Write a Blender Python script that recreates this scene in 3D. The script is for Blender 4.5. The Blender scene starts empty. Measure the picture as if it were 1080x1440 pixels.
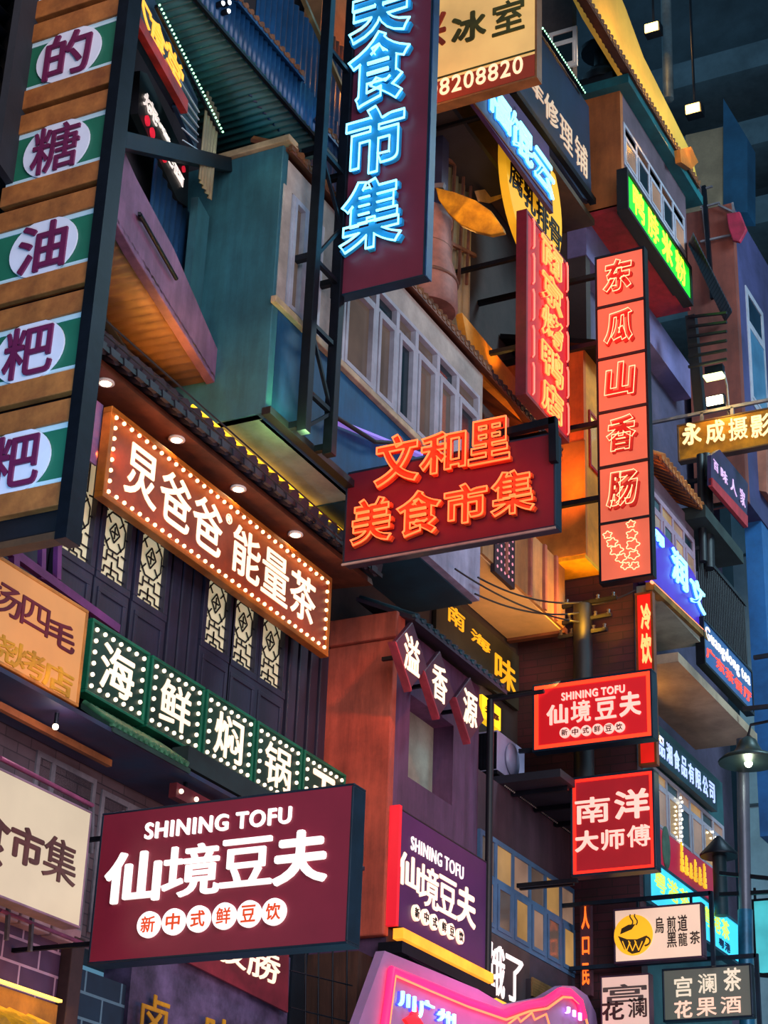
import bpy, math, random
from mathutils import Vector as V, Matrix
random.seed(7)
S = bpy.context.scene
COL = S.collection
# ------------------------------------------------------------------ camera
FPX = 2714.0
AZ, TILT, ROLL = math.radians(27.81), math.radians(25.54), math.radians(2.24)
CAM = V((0.0, -10.0, 1.6))
fw = V((math.cos(AZ)*math.cos(TILT), math.sin(AZ)*math.cos(TILT), math.sin(TILT)))
r0 = fw.cross(V((0, 0, 1))).normalized()
u0 = r0.cross(fw)
RT = math.cos(ROLL)*r0 + math.sin(ROLL)*u0
UP = -math.sin(ROLL)*r0 + math.cos(ROLL)*u0
cd = bpy.data.cameras.new('camera'); cam = bpy.data.objects.new('camera', cd); COL.objects.link(cam)
cd.sensor_fit = 'HORIZONTAL'; cd.sensor_width = 24.0; cd.lens = 24.0*FPX/1080.0; cd.clip_end = 400
M = Matrix((RT, UP, -fw)).transposed().to_4x4(); M.translation = CAM
cam.matrix_world = M
S.camera = cam
# ------------------------------------------------------------------ world, exposure
S.view_settings.view_transform = 'Standard'; S.view_settings.look = 'None'
S.view_settings.exposure = 0.0; S.view_settings.gamma = 1.0; S.view_settings.use_curve_mapping = False
w = bpy.data.worlds.new('night'); S.world = w; w.use_nodes = True
bg = w.node_tree.nodes['Background']; bg.inputs[0].default_value = (0.10, 0.24, 0.36, 1); bg.inputs[1].default_value = 0.9
try:
    S.cycles.use_denoising = True; S.cycles.max_bounces = 6
    S.cycles.sample_clamp_indirect = 3.0
except Exception: pass

def lin(h):
    h = h.lstrip('#'); o = []
    for i in (0, 2, 4):
        c = int(h[i:i+2], 16)/255
        o.append(c/12.92 if c <= .04045 else ((c+.055)/1.055)**2.4)
    return tuple(o)
def area(name, loc, target, sx, sy, hexc, power, spread=180):
    l = bpy.data.lights.new(name, 'AREA'); l.shape = 'RECTANGLE'; l.size = sx; l.size_y = sy
    l.color = lin(hexc); l.energy = power; l.spread = math.radians(spread)
    o = bpy.data.objects.new(name, l); COL.objects.link(o); o.location = loc
    o.rotation_euler = (V(target)-V(loc)).to_track_quat('-Z', 'Y').to_euler()
    return o
def point(name, loc, hexc, power, r=.05):
    l = bpy.data.lights.new(name, 'POINT'); l.color = lin(hexc); l.energy = power; l.shadow_soft_size = r
    o = bpy.data.objects.new(name, l); COL.objects.link(o); o.location = loc; return o
def spot(name, loc, target, hexc, power, ang=70, blend=.6, r=.05):
    l = bpy.data.lights.new(name, 'SPOT'); l.color = lin(hexc); l.energy = power; l.spot_size = math.radians(ang); l.spot_blend = blend; l.shadow_soft_size = r
    o = bpy.data.objects.new(name, l); COL.objects.link(o); o.location = loc
    o.rotation_euler = (V(target)-V(loc)).to_track_quat('-Z', 'Y').to_euler(); return o
# added soft fill from behind the camera, for the unseen lights across the street
area('street_fill', (2, -16, 11), (18, 0, 10), 14, 9, 'e4dee0', 3700)
area('street_fill_low', (16, -13, 1.0), (18, 0, 9), 16, 4, 'ffa888', 900)

area('hall_fill', (24, -10, 21), (34, -4, 9), 4, 4, 'b4dcea', 2400)  # unseen fill, added to brighten the far cladding and beams
# ------------------------------------------------------------------ materials
MATS = {}
def mat(name, hexc, rough=.6, metal=0.0, var=.35, scale=3.0, bump=.15, streak=False, hex2=None, spec=.5):
    if name in MATS: return MATS[name]
    m = bpy.data.materials.new(name); m.use_nodes = True; MATS[name] = m
    nt = m.node_tree; N = nt.nodes; L = nt.links; b = N['Principled BSDF']
    c = lin(hexc); b.inputs['Roughness'].default_value = rough; b.inputs['Metallic'].default_value = metal
    b.inputs['Specular IOR Level'].default_value = spec
    tc = N.new('ShaderNodeTexCoord'); mp = N.new('ShaderNodeMapping')
    L.new(tc.outputs['Object'], mp.inputs[0])
    mp.inputs['Scale'].default_value = (scale*3, scale*3, scale*.35) if streak else (scale,)*3
    nz = N.new('ShaderNodeTexNoise'); nz.inputs['Scale'].default_value = 1.0; nz.inputs['Detail'].default_value = 7; nz.inputs['Roughness'].default_value = .65
    L.new(mp.outputs[0], nz.inputs['Vector'])
    cr = N.new('ShaderNodeValToRGB'); e = cr.color_ramp.elements
    d = lin(hex2) if hex2 else tuple(x*(1-var) for x in c)
    u = c if hex2 else tuple(min(1, x*(1+var*.5)) for x in c)
    e[0].position = .32; e[0].color = (*d, 1); e[1].position = .68; e[1].color = (*u, 1)
    L.new(nz.outputs[0], cr.inputs[0])
    if var >= .3:
        n2 = N.new('ShaderNodeTexNoise'); n2.inputs['Scale'].default_value = scale*.45; n2.inputs['Detail'].default_value = 9; n2.inputs['Roughness'].default_value = .72
        L.new(tc.outputs['Object'], n2.inputs['Vector'])
        c2 = N.new('ShaderNodeValToRGB'); c2.color_ramp.elements[0].position = .36; c2.color_ramp.elements[0].color = (.42, .42, .46, 1); c2.color_ramp.elements[1].position = .58; c2.color_ramp.elements[1].color = (1, 1, 1, 1)
        mx = N.new('ShaderNodeMix'); mx.data_type = 'RGBA'; mx.blend_type = 'MULTIPLY'; mx.inputs[0].default_value = .8
        L.new(n2.outputs[0], c2.inputs[0]); L.new(cr.outputs[0], mx.inputs[6]); L.new(c2.outputs[0], mx.inputs[7]); L.new(mx.outputs[2], b.inputs['Base Color'])
    else: L.new(cr.outputs[0], b.inputs['Base Color'])
    if bump:
        bp = N.new('ShaderNodeBump'); bp.inputs['Strength'].default_value = bump; bp.inputs['Distance'].default_value = .02
        L.new(nz.outputs[0], bp.inputs['Height']); L.new(bp.outputs[0], b.inputs['Normal'])
    return m
def emit(name, hexc, st, base=None, rough=.5, var=0.0, scale=2.0):
    if name in MATS: return MATS[name]
    m = bpy.data.materials.new(name); m.use_nodes = True; MATS[name] = m
    nt = m.node_tree; N = nt.nodes; L = nt.links; b = N['Principled BSDF']
    c = lin(hexc); b.inputs['Base Color'].default_value = (*(lin(base) if base else c), 1); b.inputs['Roughness'].default_value = rough
    b.inputs['Emission Color'].default_value = (*c, 1); b.inputs['Emission Strength'].default_value = st
    if var:
        tc = N.new('ShaderNodeTexCoord'); nz = N.new('ShaderNodeTexNoise'); nz.inputs['Scale'].default_value = scale; nz.inputs['Detail'].default_value = 5
        L.new(tc.outputs['Object'], nz.inputs['Vector'])
        mr = N.new('ShaderNodeMapRange'); mr.inputs[1].default_value = .3; mr.inputs[2].default_value = .7
        mr.inputs[3].default_value = st*(1-var); mr.inputs[4].default_value = st*(1+var)
        L.new(nz.outputs[0], mr.inputs[0]); L.new(mr.outputs[0], b.inputs['Emission Strength'])
    return m
def glass(name, hexc, glow, glowhex, rough=.15):
    m = emit(name, glowhex, glow, hexc, rough, .5, 1.3); return m
def brick(name, h1, h2, hm, sx, sy, rough=.7):
    if name in MATS: return MATS[name]
    m = bpy.data.materials.new(name); m.use_nodes = True; MATS[name] = m
    nt = m.node_tree; N = nt.nodes; L = nt.links; b = N['Principled BSDF']; b.inputs['Roughness'].default_value = rough
    tc = N.new('ShaderNodeTexCoord'); sp = N.new('ShaderNodeSeparateXYZ'); ad = N.new('ShaderNodeMath'); cb = N.new('ShaderNodeCombineXYZ')
    L.new(tc.outputs['Object'], sp.inputs[0]); L.new(sp.outputs[0], ad.inputs[0]); L.new(sp.outputs[1], ad.inputs[1])
    L.new(ad.outputs[0], cb.inputs[0]); L.new(sp.outputs[2], cb.inputs[1])
    br = N.new('ShaderNodeTexBrick'); L.new(cb.outputs[0], br.inputs['Vector'])
    br.inputs['Color1'].default_value = (*lin(h1), 1); br.inputs['Color2'].default_value = (*lin(h2), 1); br.inputs['Mortar'].default_value = (*lin(hm), 1)
    br.inputs['Scale'].default_value = 1.0; br.inputs['Brick Width'].default_value = sx; br.inputs['Row Height'].default_value = sy
    br.inputs['Mortar Size'].default_value = min(sx, sy)*.06
    nz = N.new('ShaderNodeTexNoise'); nz.inputs['Scale'].default_value = 2.2; nz.inputs['Detail'].default_value = 7
    L.new(tc.outputs['Object'], nz.inputs['Vector'])
    mx = N.new('ShaderNodeMix'); mx.data_type = 'RGBA'; mx.blend_type = 'MULTIPLY'; mx.inputs[0].default_value = .7
    cr = N.new('ShaderNodeValToRGB'); cr.color_ramp.elements[0].position = .3; cr.color_ramp.elements[0].color = (.25, .25, .3, 1); cr.color_ramp.elements[1].position = .65
    L.new(nz.outputs[0], cr.inputs[0]); L.new(br.outputs[0], mx.inputs[6]); L.new(cr.outputs[0], mx.inputs[7]); L.new(mx.outputs[2], b.inputs['Base Color'])
    bp = N.new('ShaderNodeBump'); bp.inputs['Strength'].default_value = .4; bp.inputs['Distance'].default_value = .02
    L.new(br.outputs['Fac'], bp.inputs['Height']); bp.invert = True; L.new(bp.outputs[0], b.inputs['Normal'])
    return m

# ------------------------------------------------------------------ frames and pixels
def ray(x, y): return RT*((x-540)/FPX) - UP*((y-720)/FPX) + fw
class Fr:
    """A plane in the place: origin, right, up and outward normal."""
    def __init__(s, o, u, v, n): s.o, s.u, s.v, s.n = V(o), V(u).normalized(), V(v).normalized(), V(n).normalized()
    def w(s, a, b, c=0.0): return s.o + s.u*a + s.v*b + s.n*c
    def hit(s, x, y, c=0.0):
        r = ray(x, y); t = ((s.o + s.n*c) - CAM).dot(s.n)/r.dot(s.n); return CAM + r*t
    def px(s, x, y, c=0.0):
        p = s.hit(x, y, c) - s.o; return p.dot(s.u), p.dot(s.v)
    def sub(s, a, b, c=0.0): return Fr(s.w(a, b, c), s.u, s.v, s.n)
    def rect(s, TL, TR, BR, BL):
        p = [s.px(*q) for q in (TL, TR, BR, BL)]
        a0 = (p[0][0]+p[3][0])/2; a1 = (p[1][0]+p[2][0])/2; b1 = (p[0][1]+p[1][1])/2; b0 = (p[2][1]+p[3][1])/2
        return a0, a1, b0, b1
    def tlbr(s, x0, y0, x1, y1, c=0.0):
        p, q = s.px(x0, y0, c), s.px(x1, y1, c); return p[0], q[0], q[1], p[1]
def FY(Y): return Fr((0, Y, 0), (1, 0, 0), (0, 0, 1), (0, -1, 0))
def FX(X): return Fr((X, 0, 0), (0, -1, 0), (0, 0, 1), (-1, 0, 0))
def FZ(Z): return Fr((0, 0, Z), (1, 0, 0), (0, 1, 0), (0, 0, -1))

# ------------------------------------------------------------------ mesh builder
class MB:
    def __init__(s): s.v = []; s.f = []; s.sm = []
    def add(s, vs, fs, smooth=False):
        k = len(s.v); s.v += [V(p) for p in vs]
        for f in fs: s.f.append([i+k for i in f]); s.sm.append(smooth)
        return s
    def hexa(s, p):   # 4 front (ccw) + 4 back
        return s.add(p, [(0, 1, 2, 3), (7, 6, 5, 4), (0, 4, 5, 1), (1, 5, 6, 2), (2, 6, 7, 3), (3, 7, 4, 0)])
    def box(s, x0, x1, y0, y1, z0, z1):
        return s.hexa([(x0, y0, z0), (x1, y0, z0), (x1, y0, z1), (x0, y0, z1), (x0, y1, z0), (x1, y1, z0), (x1, y1, z1), (x0, y1, z1)])
    def fb(s, f, a0, a1, b0, b1, c0, c1):
        W = f.w; return s.hexa([W(a0, b0, c1), W(a1, b0, c1), W(a1, b1, c1), W(a0, b1, c1), W(a0, b0, c0), W(a1, b0, c0), W(a1, b1, c0), W(a0, b1, c0)])
    def rim(s, f, a0, a1, b0, b1, t, c0, c1):
        s.fb(f, a0, a1, b0, b0+t, c0, c1); s.fb(f, a0, a1, b1-t, b1, c0, c1)
        s.fb(f, a0, a0+t, b0+t, b1-t, c0, c1); return s.fb(f, a1-t, a1, b0+t, b1-t, c0, c1)
    def poly(s, f, pts, c0, c1):   # pts in frame coordinates, extruded
        n = len(pts); vs = [f.w(a, b, c1) for a, b in pts] + [f.w(a, b, c0) for a, b in pts]
        return s.add(vs, [tuple(range(n)), tuple(range(2*n-1, n-1, -1))] + [(i, i+n, (i+1) % n+n, (i+1) % n) for i in range(n)])
    def pxpoly(s, f, pix, c0, c1, c=0.0): return s.poly(f, [f.px(x, y, c) for x, y in pix], c0, c1)
    def tube(s, path, r, n=8, caps=True):
        path = [V(p) for p in path]; rings = []; ref = None
        for i, p in enumerate(path):
            a = path[max(i-1, 0)]; b = path[min(i+1, len(path)-1)]; d = (b-a).normalized()
            if ref is None: ref = d.orthogonal().normalized()
            x = (ref - d*ref.dot(d)); x = x.normalized() if x.length > 1e-6 else d.orthogonal().normalized(); ref = x; y = d.cross(x)
            rr = r[i] if isinstance(r, (list, tuple)) else r
            rings.append([p + (x*math.cos(2*math.pi*k/n) + y*math.sin(2*math.pi*k/n))*rr for k in range(n)])
        vs = [q for g in rings for q in g]; fs = []
        for i in range(len(path)-1):
            for k in range(n): fs.append((i*n+k, i*n+(k+1) % n, (i+1)*n+(k+1) % n, (i+1)*n+k))
        s.add(vs, fs, True)
        if caps: s.add(rings[0], [tuple(range(n-1, -1, -1))]); s.add(rings[-1], [tuple(range(n))])
        return s
    def bar(s, p, q, t, t2=None, up=(0, 0, 1)):
        p, q = V(p), V(q); d = (q-p).normalized(); x = d.cross(V(up))
        x = x.normalized() if x.length > 1e-4 else V((1, 0, 0)); y = x.cross(d); t2 = t2 or t
        o = [x*t/2+y*t2/2, -x*t/2+y*t2/2, -x*t/2-y*t2/2, x*t/2-y*t2/2]
        return s.hexa([p+k for k in o] + [q+k for k in o])
    def sphere(s, c, r, n=8, m=6, sq=(1, 1, 1)):
        c = V(c); vs = [c+V((0, 0, r*sq[2]))]
        for i in range(1, m):
            t = math.pi*i/m
            for k in range(n): vs.append(c+V((r*math.sin(t)*math.cos(2*math.pi*k/n)*sq[0], r*math.sin(t)*math.sin(2*math.pi*k/n)*sq[1], r*math.cos(t)*sq[2])))
        vs.append(c-V((0, 0, r*sq[2]))); fs = []
        for k in range(n): fs.append((0, 1+k, 1+(k+1) % n))
        for i in range(m-2):
            for k in range(n): a = 1+i*n; fs.append((a+k, a+n+k, a+n+(k+1) % n, a+(k+1) % n))
        a = 1+(m-2)*n
        for k in range(n): fs.append((a+k, len(vs)-1, a+(k+1) % n))
        return s.add(vs, fs, True)
    def lathe(s, c, prof, n=20, axis=(0, 0, 1)):
        ax = V(axis).normalized(); x = ax.orthogonal().normalized(); y = ax.cross(x); c = V(c); vs = []; fs = []
        for r, h in prof:
            for k in range(n): vs.append(c + ax*h + (x*math.cos(2*math.pi*k/n)+y*math.sin(2*math.pi*k/n))*max(r, .001))
        for i in range(len(prof)-1):
            for k in range(n): fs.append((i*n+k, i*n+(k+1) % n, (i+1)*n+(k+1) % n, (i+1)*n+k))
        s.add(vs, fs, True); m = len(prof)
        return s.add(vs[:n], [tuple(range(n-1, -1, -1))]).add(vs[(m-1)*n:], [tuple(range(n))])
    def disc(s, f, a, b, r, c0, c1, n=28, ry=None):
        return s.poly(f, [(a+r*math.cos(2*math.pi*k/n), b+(ry or r)*math.sin(2*math.pi*k/n)) for k in range(n)], c0, c1)
    def corr(s, f, a0, a1, b0, b1, c, amp, pitch, th=.012, along='b'):
        """corrugated sheet whose ribs run along b (or a)"""
        L_ = (a1-a0) if along == 'b' else (b1-b0); n = max(8, int(L_/pitch*6)); vs = []
        for i in range(n+1):
            t = i/n; h = amp*math.sin(2*math.pi*L_/pitch*t)
            for (q, dz) in ((0, 0), (1, 0), (1, -th), (0, -th)):
                vs.append(f.w(a0+L_*t, (b0, b1)[q], c+h+dz) if along == 'b' else f.w((a0, a1)[q], b0+L_*t, c+h+dz))
        fs = []
        for i in range(n):
            k = 4*i
            for j in range(4): fs.append((k+j, k+(j+1) % 4, k+4+(j+1) % 4, k+4+j))
        fs += [(3, 2, 1, 0), (4*n, 4*n+1, 4*n+2, 4*n+3)]
        return s.add(vs, fs, True)

# ------------------------------------------------------------------ objects
def base(o):
    b = V((0, 0, 0)); p = o
    while p is not None: b += V(p.location); p = p.parent
    return b
def obj(name, mb, m, parent=None, label=None, bevel=0.0, loc=None):
    """one mesh object; vertices of mb are in world coordinates"""
    if parent is not None: off = base(parent)
    else:
        if loc is None:
            xs = [p.x for p in mb.v]; ys = [p.y for p in mb.v]; zs = [p.z for p in mb.v]
            loc = ((min(xs)+max(xs))/2, (min(ys)+max(ys))/2, min(zs))
        off = V(loc)
    me = bpy.data.meshes.new(name); me.from_pydata([p-off for p in mb.v], [], mb.f); me.update()
    me.polygons.foreach_set('use_smooth', mb.sm)
    me.materials.append(m)
    o = bpy.data.objects.new(name, me); COL.objects.link(o)
    if parent is not None: o.parent = parent
    else: o.location = off
    if label: o['label'] = label
    if bevel:
        bv = o.modifiers.new('bevel', 'BEVEL'); bv.width = bevel; bv.segments = 2; bv.limit_method = 'ANGLE'
    return o
def thing(name, label, cat, loc, group=None):
    o = bpy.data.objects.new(name, None); COL.objects.link(o); o.location = loc; o.empty_display_size = .1
    o['label'] = label; o['category'] = cat
    if group: o['group'] = group
    return o
def tag(o, label, cat, group=None):
    o['label'] = label; o['category'] = cat
    if group: o['group'] = group
    return o
def struct(name, mb, m, label=None, bevel=0.0):
    o = obj(name, mb, m, None, label, bevel); o['kind'] = 'structure'; return o

# ------------------------------------------------------------------ lettering
GC = {}; GA = {}
def glyph(s, off=0.0, tube=0.0, ext=.02, shear=0.0, res=4):
    latin = len(s) > 1 and ord(s[0]) < 128
    k = (s, off, tube, ext, shear, res)
    if k in GC: return GC[k]
    c = bpy.data.curves.new('t', 'FONT'); c.body = s; c.size = 1; c.resolution_u = res; c.offset = off; c.shear = shear
    if latin: c.space_character = 1.12; c.space_word = .8
    if tube: c.fill_mode = 'NONE'; c.bevel_depth = tube; c.bevel_resolution = 1
    else: c.extrude = ext
    o = bpy.data.objects.new('t', c); COL.objects.link(o)
    dg = bpy.context.evaluated_depsgraph_get(); me = bpy.data.meshes.new_from_object(o.evaluated_get(dg))
    vs = [v.co.copy() for v in me.vertices]; fs = [tuple(p.vertices) for p in me.polygons]
    if not tube:
        A = sum(p.area for p in me.polygons if p.normal.z > .9); Pm = sum(p.area for p in me.polygons if abs(p.normal.z) < .1)/(2*ext); GA[s] = (A, Pm)
    bpy.data.objects.remove(o); bpy.data.curves.remove(c); bpy.data.meshes.remove(me)
    GC[k] = (vs, fs); return GC[k]
def put(mb, f, s, a0, a1, b0, b1, c, depth=.02, off=.0, tube=0.0, shear=0.0, italic=0.0, cap=None):
    """write s into the rectangle a0..a1, b0..b1 of frame f, standing on c; off makes the strokes bolder"""
    vs, fs = glyph(s, off*.8 if tube else 0.0, tube, .02, shear)
    if not vs: return
    if abs(f.n.y) > .9 and not tube: depth = min(depth, .010)
    if abs(f.n.y) > .9 and tube: c = min(c, .03)
    r = 0.0 if tube else off
    if r:
        W_ = max(v.x for v in vs)-min(v.x for v in vs); H_ = max(v.y for v in vs)-min(v.y for v in vs); A, Pm = GA[s]
        r = min(r, max(.007, ((.53 if cap is None else cap)*W_*H_-A)/max(Pm, 1e-6)))
    x0 = min(v.x for v in vs)-r; x1 = max(v.x for v in vs)+r; y0 = min(v.y for v in vs)-r; y1 = max(v.y for v in vs)+r
    sx = (a1-a0)/max(x1-x0, 1e-6); sy = (b1-b0)/max(y1-y0, 1e-6); z0 = min(v.z for v in vs); z1 = max(v.z for v in vs)
    sh = [(0, 0)] + ([(r*math.cos(k*math.pi/4), r*math.sin(k*math.pi/4)) for k in range(8)] if r > .004 else [])
    for i, (dx, dy) in enumerate(sh):
        d = depth - .0003*i
        mb.add([f.w(a0+(v.x+dx-x0)*sx + italic*((v.y-y0)/(y1-y0)-.5)*(b1-b0), b0+(v.y+dy-y0)*sy, c + (v.z-z0)/max(z1-z0, 1e-6)*d) for v in vs], fs, bool(tube))
def word(parent, f, s, rect, c, m, depth=.02, off=.012, name='lettering', label=None, italic=0.0, pad=.06):
    """characters of s spread evenly along a rectangle, one mesh"""
    a0, a1, b0, b1 = rect; n = len(s); g = MB(); wd = (a1-a0)/n
    for i, ch in enumerate(s):
        if ch != ' ': put(g, f, ch, a0+wd*(i+pad), a0+wd*(i+1-pad), b0, b1, c, depth, off, italic=italic)
    return obj(name, g, m, parent, label)
def line(parent, f, s, rect, c, m, depth=.02, off=.0, name='lettering', label=None, italic=0.0):
    g = MB(); put(g, f, s, *rect, c, depth, off, italic=italic); return obj(name, g, m, parent, label)
def neon(parent, f, ch, rect, c, mface, mtube, depth=.05, r=.012, off=.018, italic=0.0):
    """a letter block with a glowing tube round its edge"""
    g = MB(); put(g, f, ch, *rect, c, depth, off, italic=italic); k = obj('letter', g, mface, parent)
    t = MB(); put(t, f, ch, *rect, c+depth+.012, .03, off, tube=r, italic=italic); obj('neon_tube', t, mtube, k)
    return k
def panel(t, f, a0, a1, b0, b1, depth, mface, mframe, rim=.04, lip=.015, back=True):
    """a sign box: face panel with a frame round it; front of the face at c=0"""
    obj('face_panel', MB().fb(f, a0+rim*.5, a1-rim*.5, b0+rim*.5, b1-rim*.5, -depth*.5, 0), mface, t)
    g = MB().rim(f, a0, a1, b0, b1, rim, -depth, lip); g.fb(f, a0+rim, a1-rim, b0+rim, b1-rim, -depth, -depth*.6)
    return obj('frame', g, mframe, t, bevel=.006)
def bars(name, parent, segs, th, m):
    for p_, q_ in segs: obj(name, MB().bar(p_, q_, th), m, parent)
def bulbs(t, f, pts, r, m):
    first = None
    for a, b in pts:
        p = f.w(a, b, r*.6)
        if first is None:
            first = obj('bulb', MB().sphere(p, r, 8, 6), m, t)
            p0 = p
        else:
            o = first.copy(); o.location = p - p0; o.parent = t; COL.objects.link(o)
def border(a0, a1, b0, b1, na, nb):
    P = []
    for i in range(na): P += [(a0+(a1-a0)*i/(na-1), b0), (a0+(a1-a0)*i/(na-1), b1)]
    for j in range(1, nb-1): P += [(a0, b0+(b1-b0)*j/(nb-1)), (a1, b0+(b1-b0)*j/(nb-1))]
    return P
def wires(name, label, pts, r, m, sag=.15, parent=None, n=14):
    p, q = V(pts[0]), V(pts[1]); path = [p.lerp(q, i/n) - V((0, 0, sag*4*(i/n)*(1-i/n))) for i in range(n+1)]
    o = obj(name, MB().tube(path, r, 6), m, parent)
    if parent is None: tag(o, label, 'cable')
    return o
def eave(t, x0, x1, yb, zb, yf, zf, pitch, mt, mboard, r=None, amp=1.0):
    """a strip of round roof tiles running down from (yb,zb) to the drip edge (yf,zf)"""
    r = r or pitch*.36; n = max(2, int(round((x1-x0)/pitch))); d = (V((0, yf, zf))-V((0, yb, zb))); g = MB(); h = MB()
    h.hexa([(x0, yf, zf-.02), (x1, yf, zf-.02), (x1, yf, zf-.07), (x0, yf, zf-.07), (x0, yb, zb-.02), (x1, yb, zb-.02), (x1, yb, zb-.07), (x0, yb, zb-.07)])
    L_ = d.length; k = max(1, int(L_/.28))
    for i in range(n):
        x = x0+(i+.5)*(x1-x0)/n; path = []; rr = []
        for j in range(k):
            for e, q in ((0, 1.0), (.96, 1.16)):
                path.append(V((x, yb, zb)) + d*((j+e)/k)); rr.append(r*q)
        g.tube(path, rr, 8)
        xm = x0+i*(x1-x0)/n
        g.hexa([(xm-r*.7, yf-.01, zf-r*.9), (xm+r*.7, yf-.01, zf-r*.9), (xm+r*.9, yf-.01, zf), (xm-r*.9, yf-.01, zf),
                (xm-r*.7, yf+.03, zf-r*.9), (xm+r*.7, yf+.03, zf-r*.9), (xm+r*.9, yf+.03, zf), (xm-r*.9, yf+.03, zf)])
    obj('tiles', g, mt, t); return obj('eave_board', h, mboard, t)
WN = [0]
def window(f, rect, cols, transom, depth, mframe, mglass, label, fr_t=.05, sash=.035, open_=None, glass_c=.0, mullion=.06):
    """a strip of casements: outer frame, transom, one pane per light"""
    WN[0] += 1; a0, a1, b0, b1 = rect
    g = MB().rim(f, a0, a1, b0, b1, fr_t, -depth, .02)
    bt = b0 + (b1-b0)*transom if transom else b1
    if transom: g.fb(f, a0+fr_t, a1-fr_t, bt-fr_t/2, bt+fr_t/2, -depth, .015)
    edges = [a0+(a1-a0)*c for c in cols]
    for e in edges[1:-1]: g.fb(f, e-mullion/2, e+mullion/2, b0+fr_t, b1-fr_t, -depth, .018)
    root = obj('window_%d' % WN[0], g, mframe, None, label); root['kind'] = 'structure'
    for i in range(len(edges)-1):
        p, q = edges[i]+.012, edges[i+1]-.012
        s = MB().rim(f, p+mullion/2, q-mullion/2, b0+fr_t, bt-fr_t/2, sash, -.03, .03); sh = obj('sash', s, mframe, root)
        obj('pane', MB().fb(f, p+mullion/2+.01, q-mullion/2-.01, b0+fr_t+.01, bt-fr_t/2-.01, glass_c-.01, glass_c+.02), mglass if not isinstance(mglass, list) else mglass[i % len(mglass)], sh)
        if transom: obj('pane', MB().fb(f, p, q, bt+fr_t*.4, b1-fr_t*.9, glass_c-.01, glass_c), mglass if not isinstance(mglass, list) else mglass[(i+1) % len(mglass)], root)
    return root
# ------------------------------------------------------------------ palette
navy = mat('navy_wood', '25243a', .55, 0, .45, 2.5, .2, True)
darkst = mat('dark_steel', '151a26', .45, .6, .3, 5, .1)
blacks = mat('black_paint', '12131c', .5, .1, .3, 5, .1)
redplaster = mat('red_plaster', 'bc5640', .75, 0, .42, 1.6, .35, True)
purplaster = mat('purple_plaster', '5a3a5c', .7, 0, .5, 1.4, .3, True)
tealplaster = mat('teal_plaster', '2f6674', .6, 0, .4, 1.2, .3, True)
blueplaster = mat('deep_teal_paint', '084c78', .6, 0, .35, 1.5, .2, True)
greyplaster = mat('grey_plaster', '98a092', .75, 0, .3, 1.5, .3)
paleplaster = mat('pale_plaster', 'a99a92', .75, 0, .3, 1.5, .3)
creamplaster = mat('cream_plaster', 'd8b27a', .7, 0, .25, 1.2, .2)
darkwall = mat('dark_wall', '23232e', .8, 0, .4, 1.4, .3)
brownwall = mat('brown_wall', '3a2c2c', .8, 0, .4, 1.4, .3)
marbrick = brick('maroon_brick', '4a1a26', '3a1520', '241019', .42, .11)
greybrick = brick('grey_brick', '584a52', '483c46', '2a2430', .36, .1)
violetblock = brick('violet_block', '6a4a6e', '58406a', 'd6b4d8', .5, .2)
blueblock = brick('blue_block', '173a55', '122c46', '6f9ab0', .55, .22)
tile_dark = mat('dark_roof_tile', '2a2733', .55, 0, .4, 4, .2)
tile_brown = mat('brown_roof_tile', '7a4c2a', .6, 0, .5, 5, .25)
tile_yellow = mat('yellow_roof_tile', 'e0a81e', .4, 0, .3, 4, .2)
tile_orange = mat('orange_roof_tile', 'b0662a', .6, 0, .45, 5, .25)
tile_green = mat('green_roof_tile', '3f7a58', .5, 0, .5, 6, .25)
woodbrown = mat('brown_wood', '6e3d28', .6, 0, .5, 3, .25)
corr_brown = mat('rusty_corrugated_sheet', '82604a', .5, .2, .5, 1.5, .2)
corr_teal = mat('teal_corrugated_sheet', '1f5a5c', .45, .2, .4, 1.5, .2)
corr_blue = mat('blue_corrugated_sheet', '174878', .4, .15, .4, 1.5, .2)
corr_grey = mat('grey_corrugated_sheet', '8d8468', .5, .2, .35, 1.2, .2)
violetpaint = mat('violet_paint', '82597c', .6, 0, .3, 2, .2, True)
orangepaint = mat('orange_paint', 'e0651e', .6, 0, .3, 1.4, .2, True)
redpaint = mat('red_paint', 'a82630', .55, 0, .35, 1.6, .2, True)
yellowpaint = mat('yellow_paint', 'e8a418', .55, 0, .3, 1.8, .2)
winframe = mat('grey_blue_window_frame', '9a98a6', .4, 0, .25, 4, .1)
winblue = mat('blue_window_frame', '44688c', .4, 0, .25, 4, .1)
winpink = mat('mauve_window_frame', '9a7f92', .4, 0, .25, 4, .1)
winold = mat('weathered_window_frame', '6d6a74', .6, 0, .4, 4, .2)
g_bay = glass('smoky_lit_glass', '3a3538', .17, 'a88a72')
g_warm = glass('warm_lit_glass', '5a4a42', .34, 'd0a488')
g_warm2 = glass('amber_lit_glass', '5a4a32', .42, 'dca660')
g_dark = glass('dark_glass', '16252e', .02, '3a5a66')
rubber = mat('black_cable', '0c0c12', .6, 0, .2, 8, 0)
white_l = emit('white_lit_letter', 'fff2ec', .85)
cream_l = emit('cream_lit_letter', 'ffe0c0', .92)
white_p = mat('white_paint', 'e6dcd4', .5, 0, .1, 4, 0)
bulb_m = emit('warm_bulb', 'ffd9a0', 2.6)
bulb_g = emit('cream_bulb', 'ffe6c8', 1.7)
led_g = emit('green_white_led', 'a8ffc4', 2.2)
led_w = emit('white_led', 'e6f4ff', 4.0)
lamp_m = emit('lamp_glass', 'fff0c0', 14.0); flood_m = emit('flood_glass', 'ffcf70', 5.0)

# ------------------------------------------------------------------ the setting: walls
L0 = FY(0.0)
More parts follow.
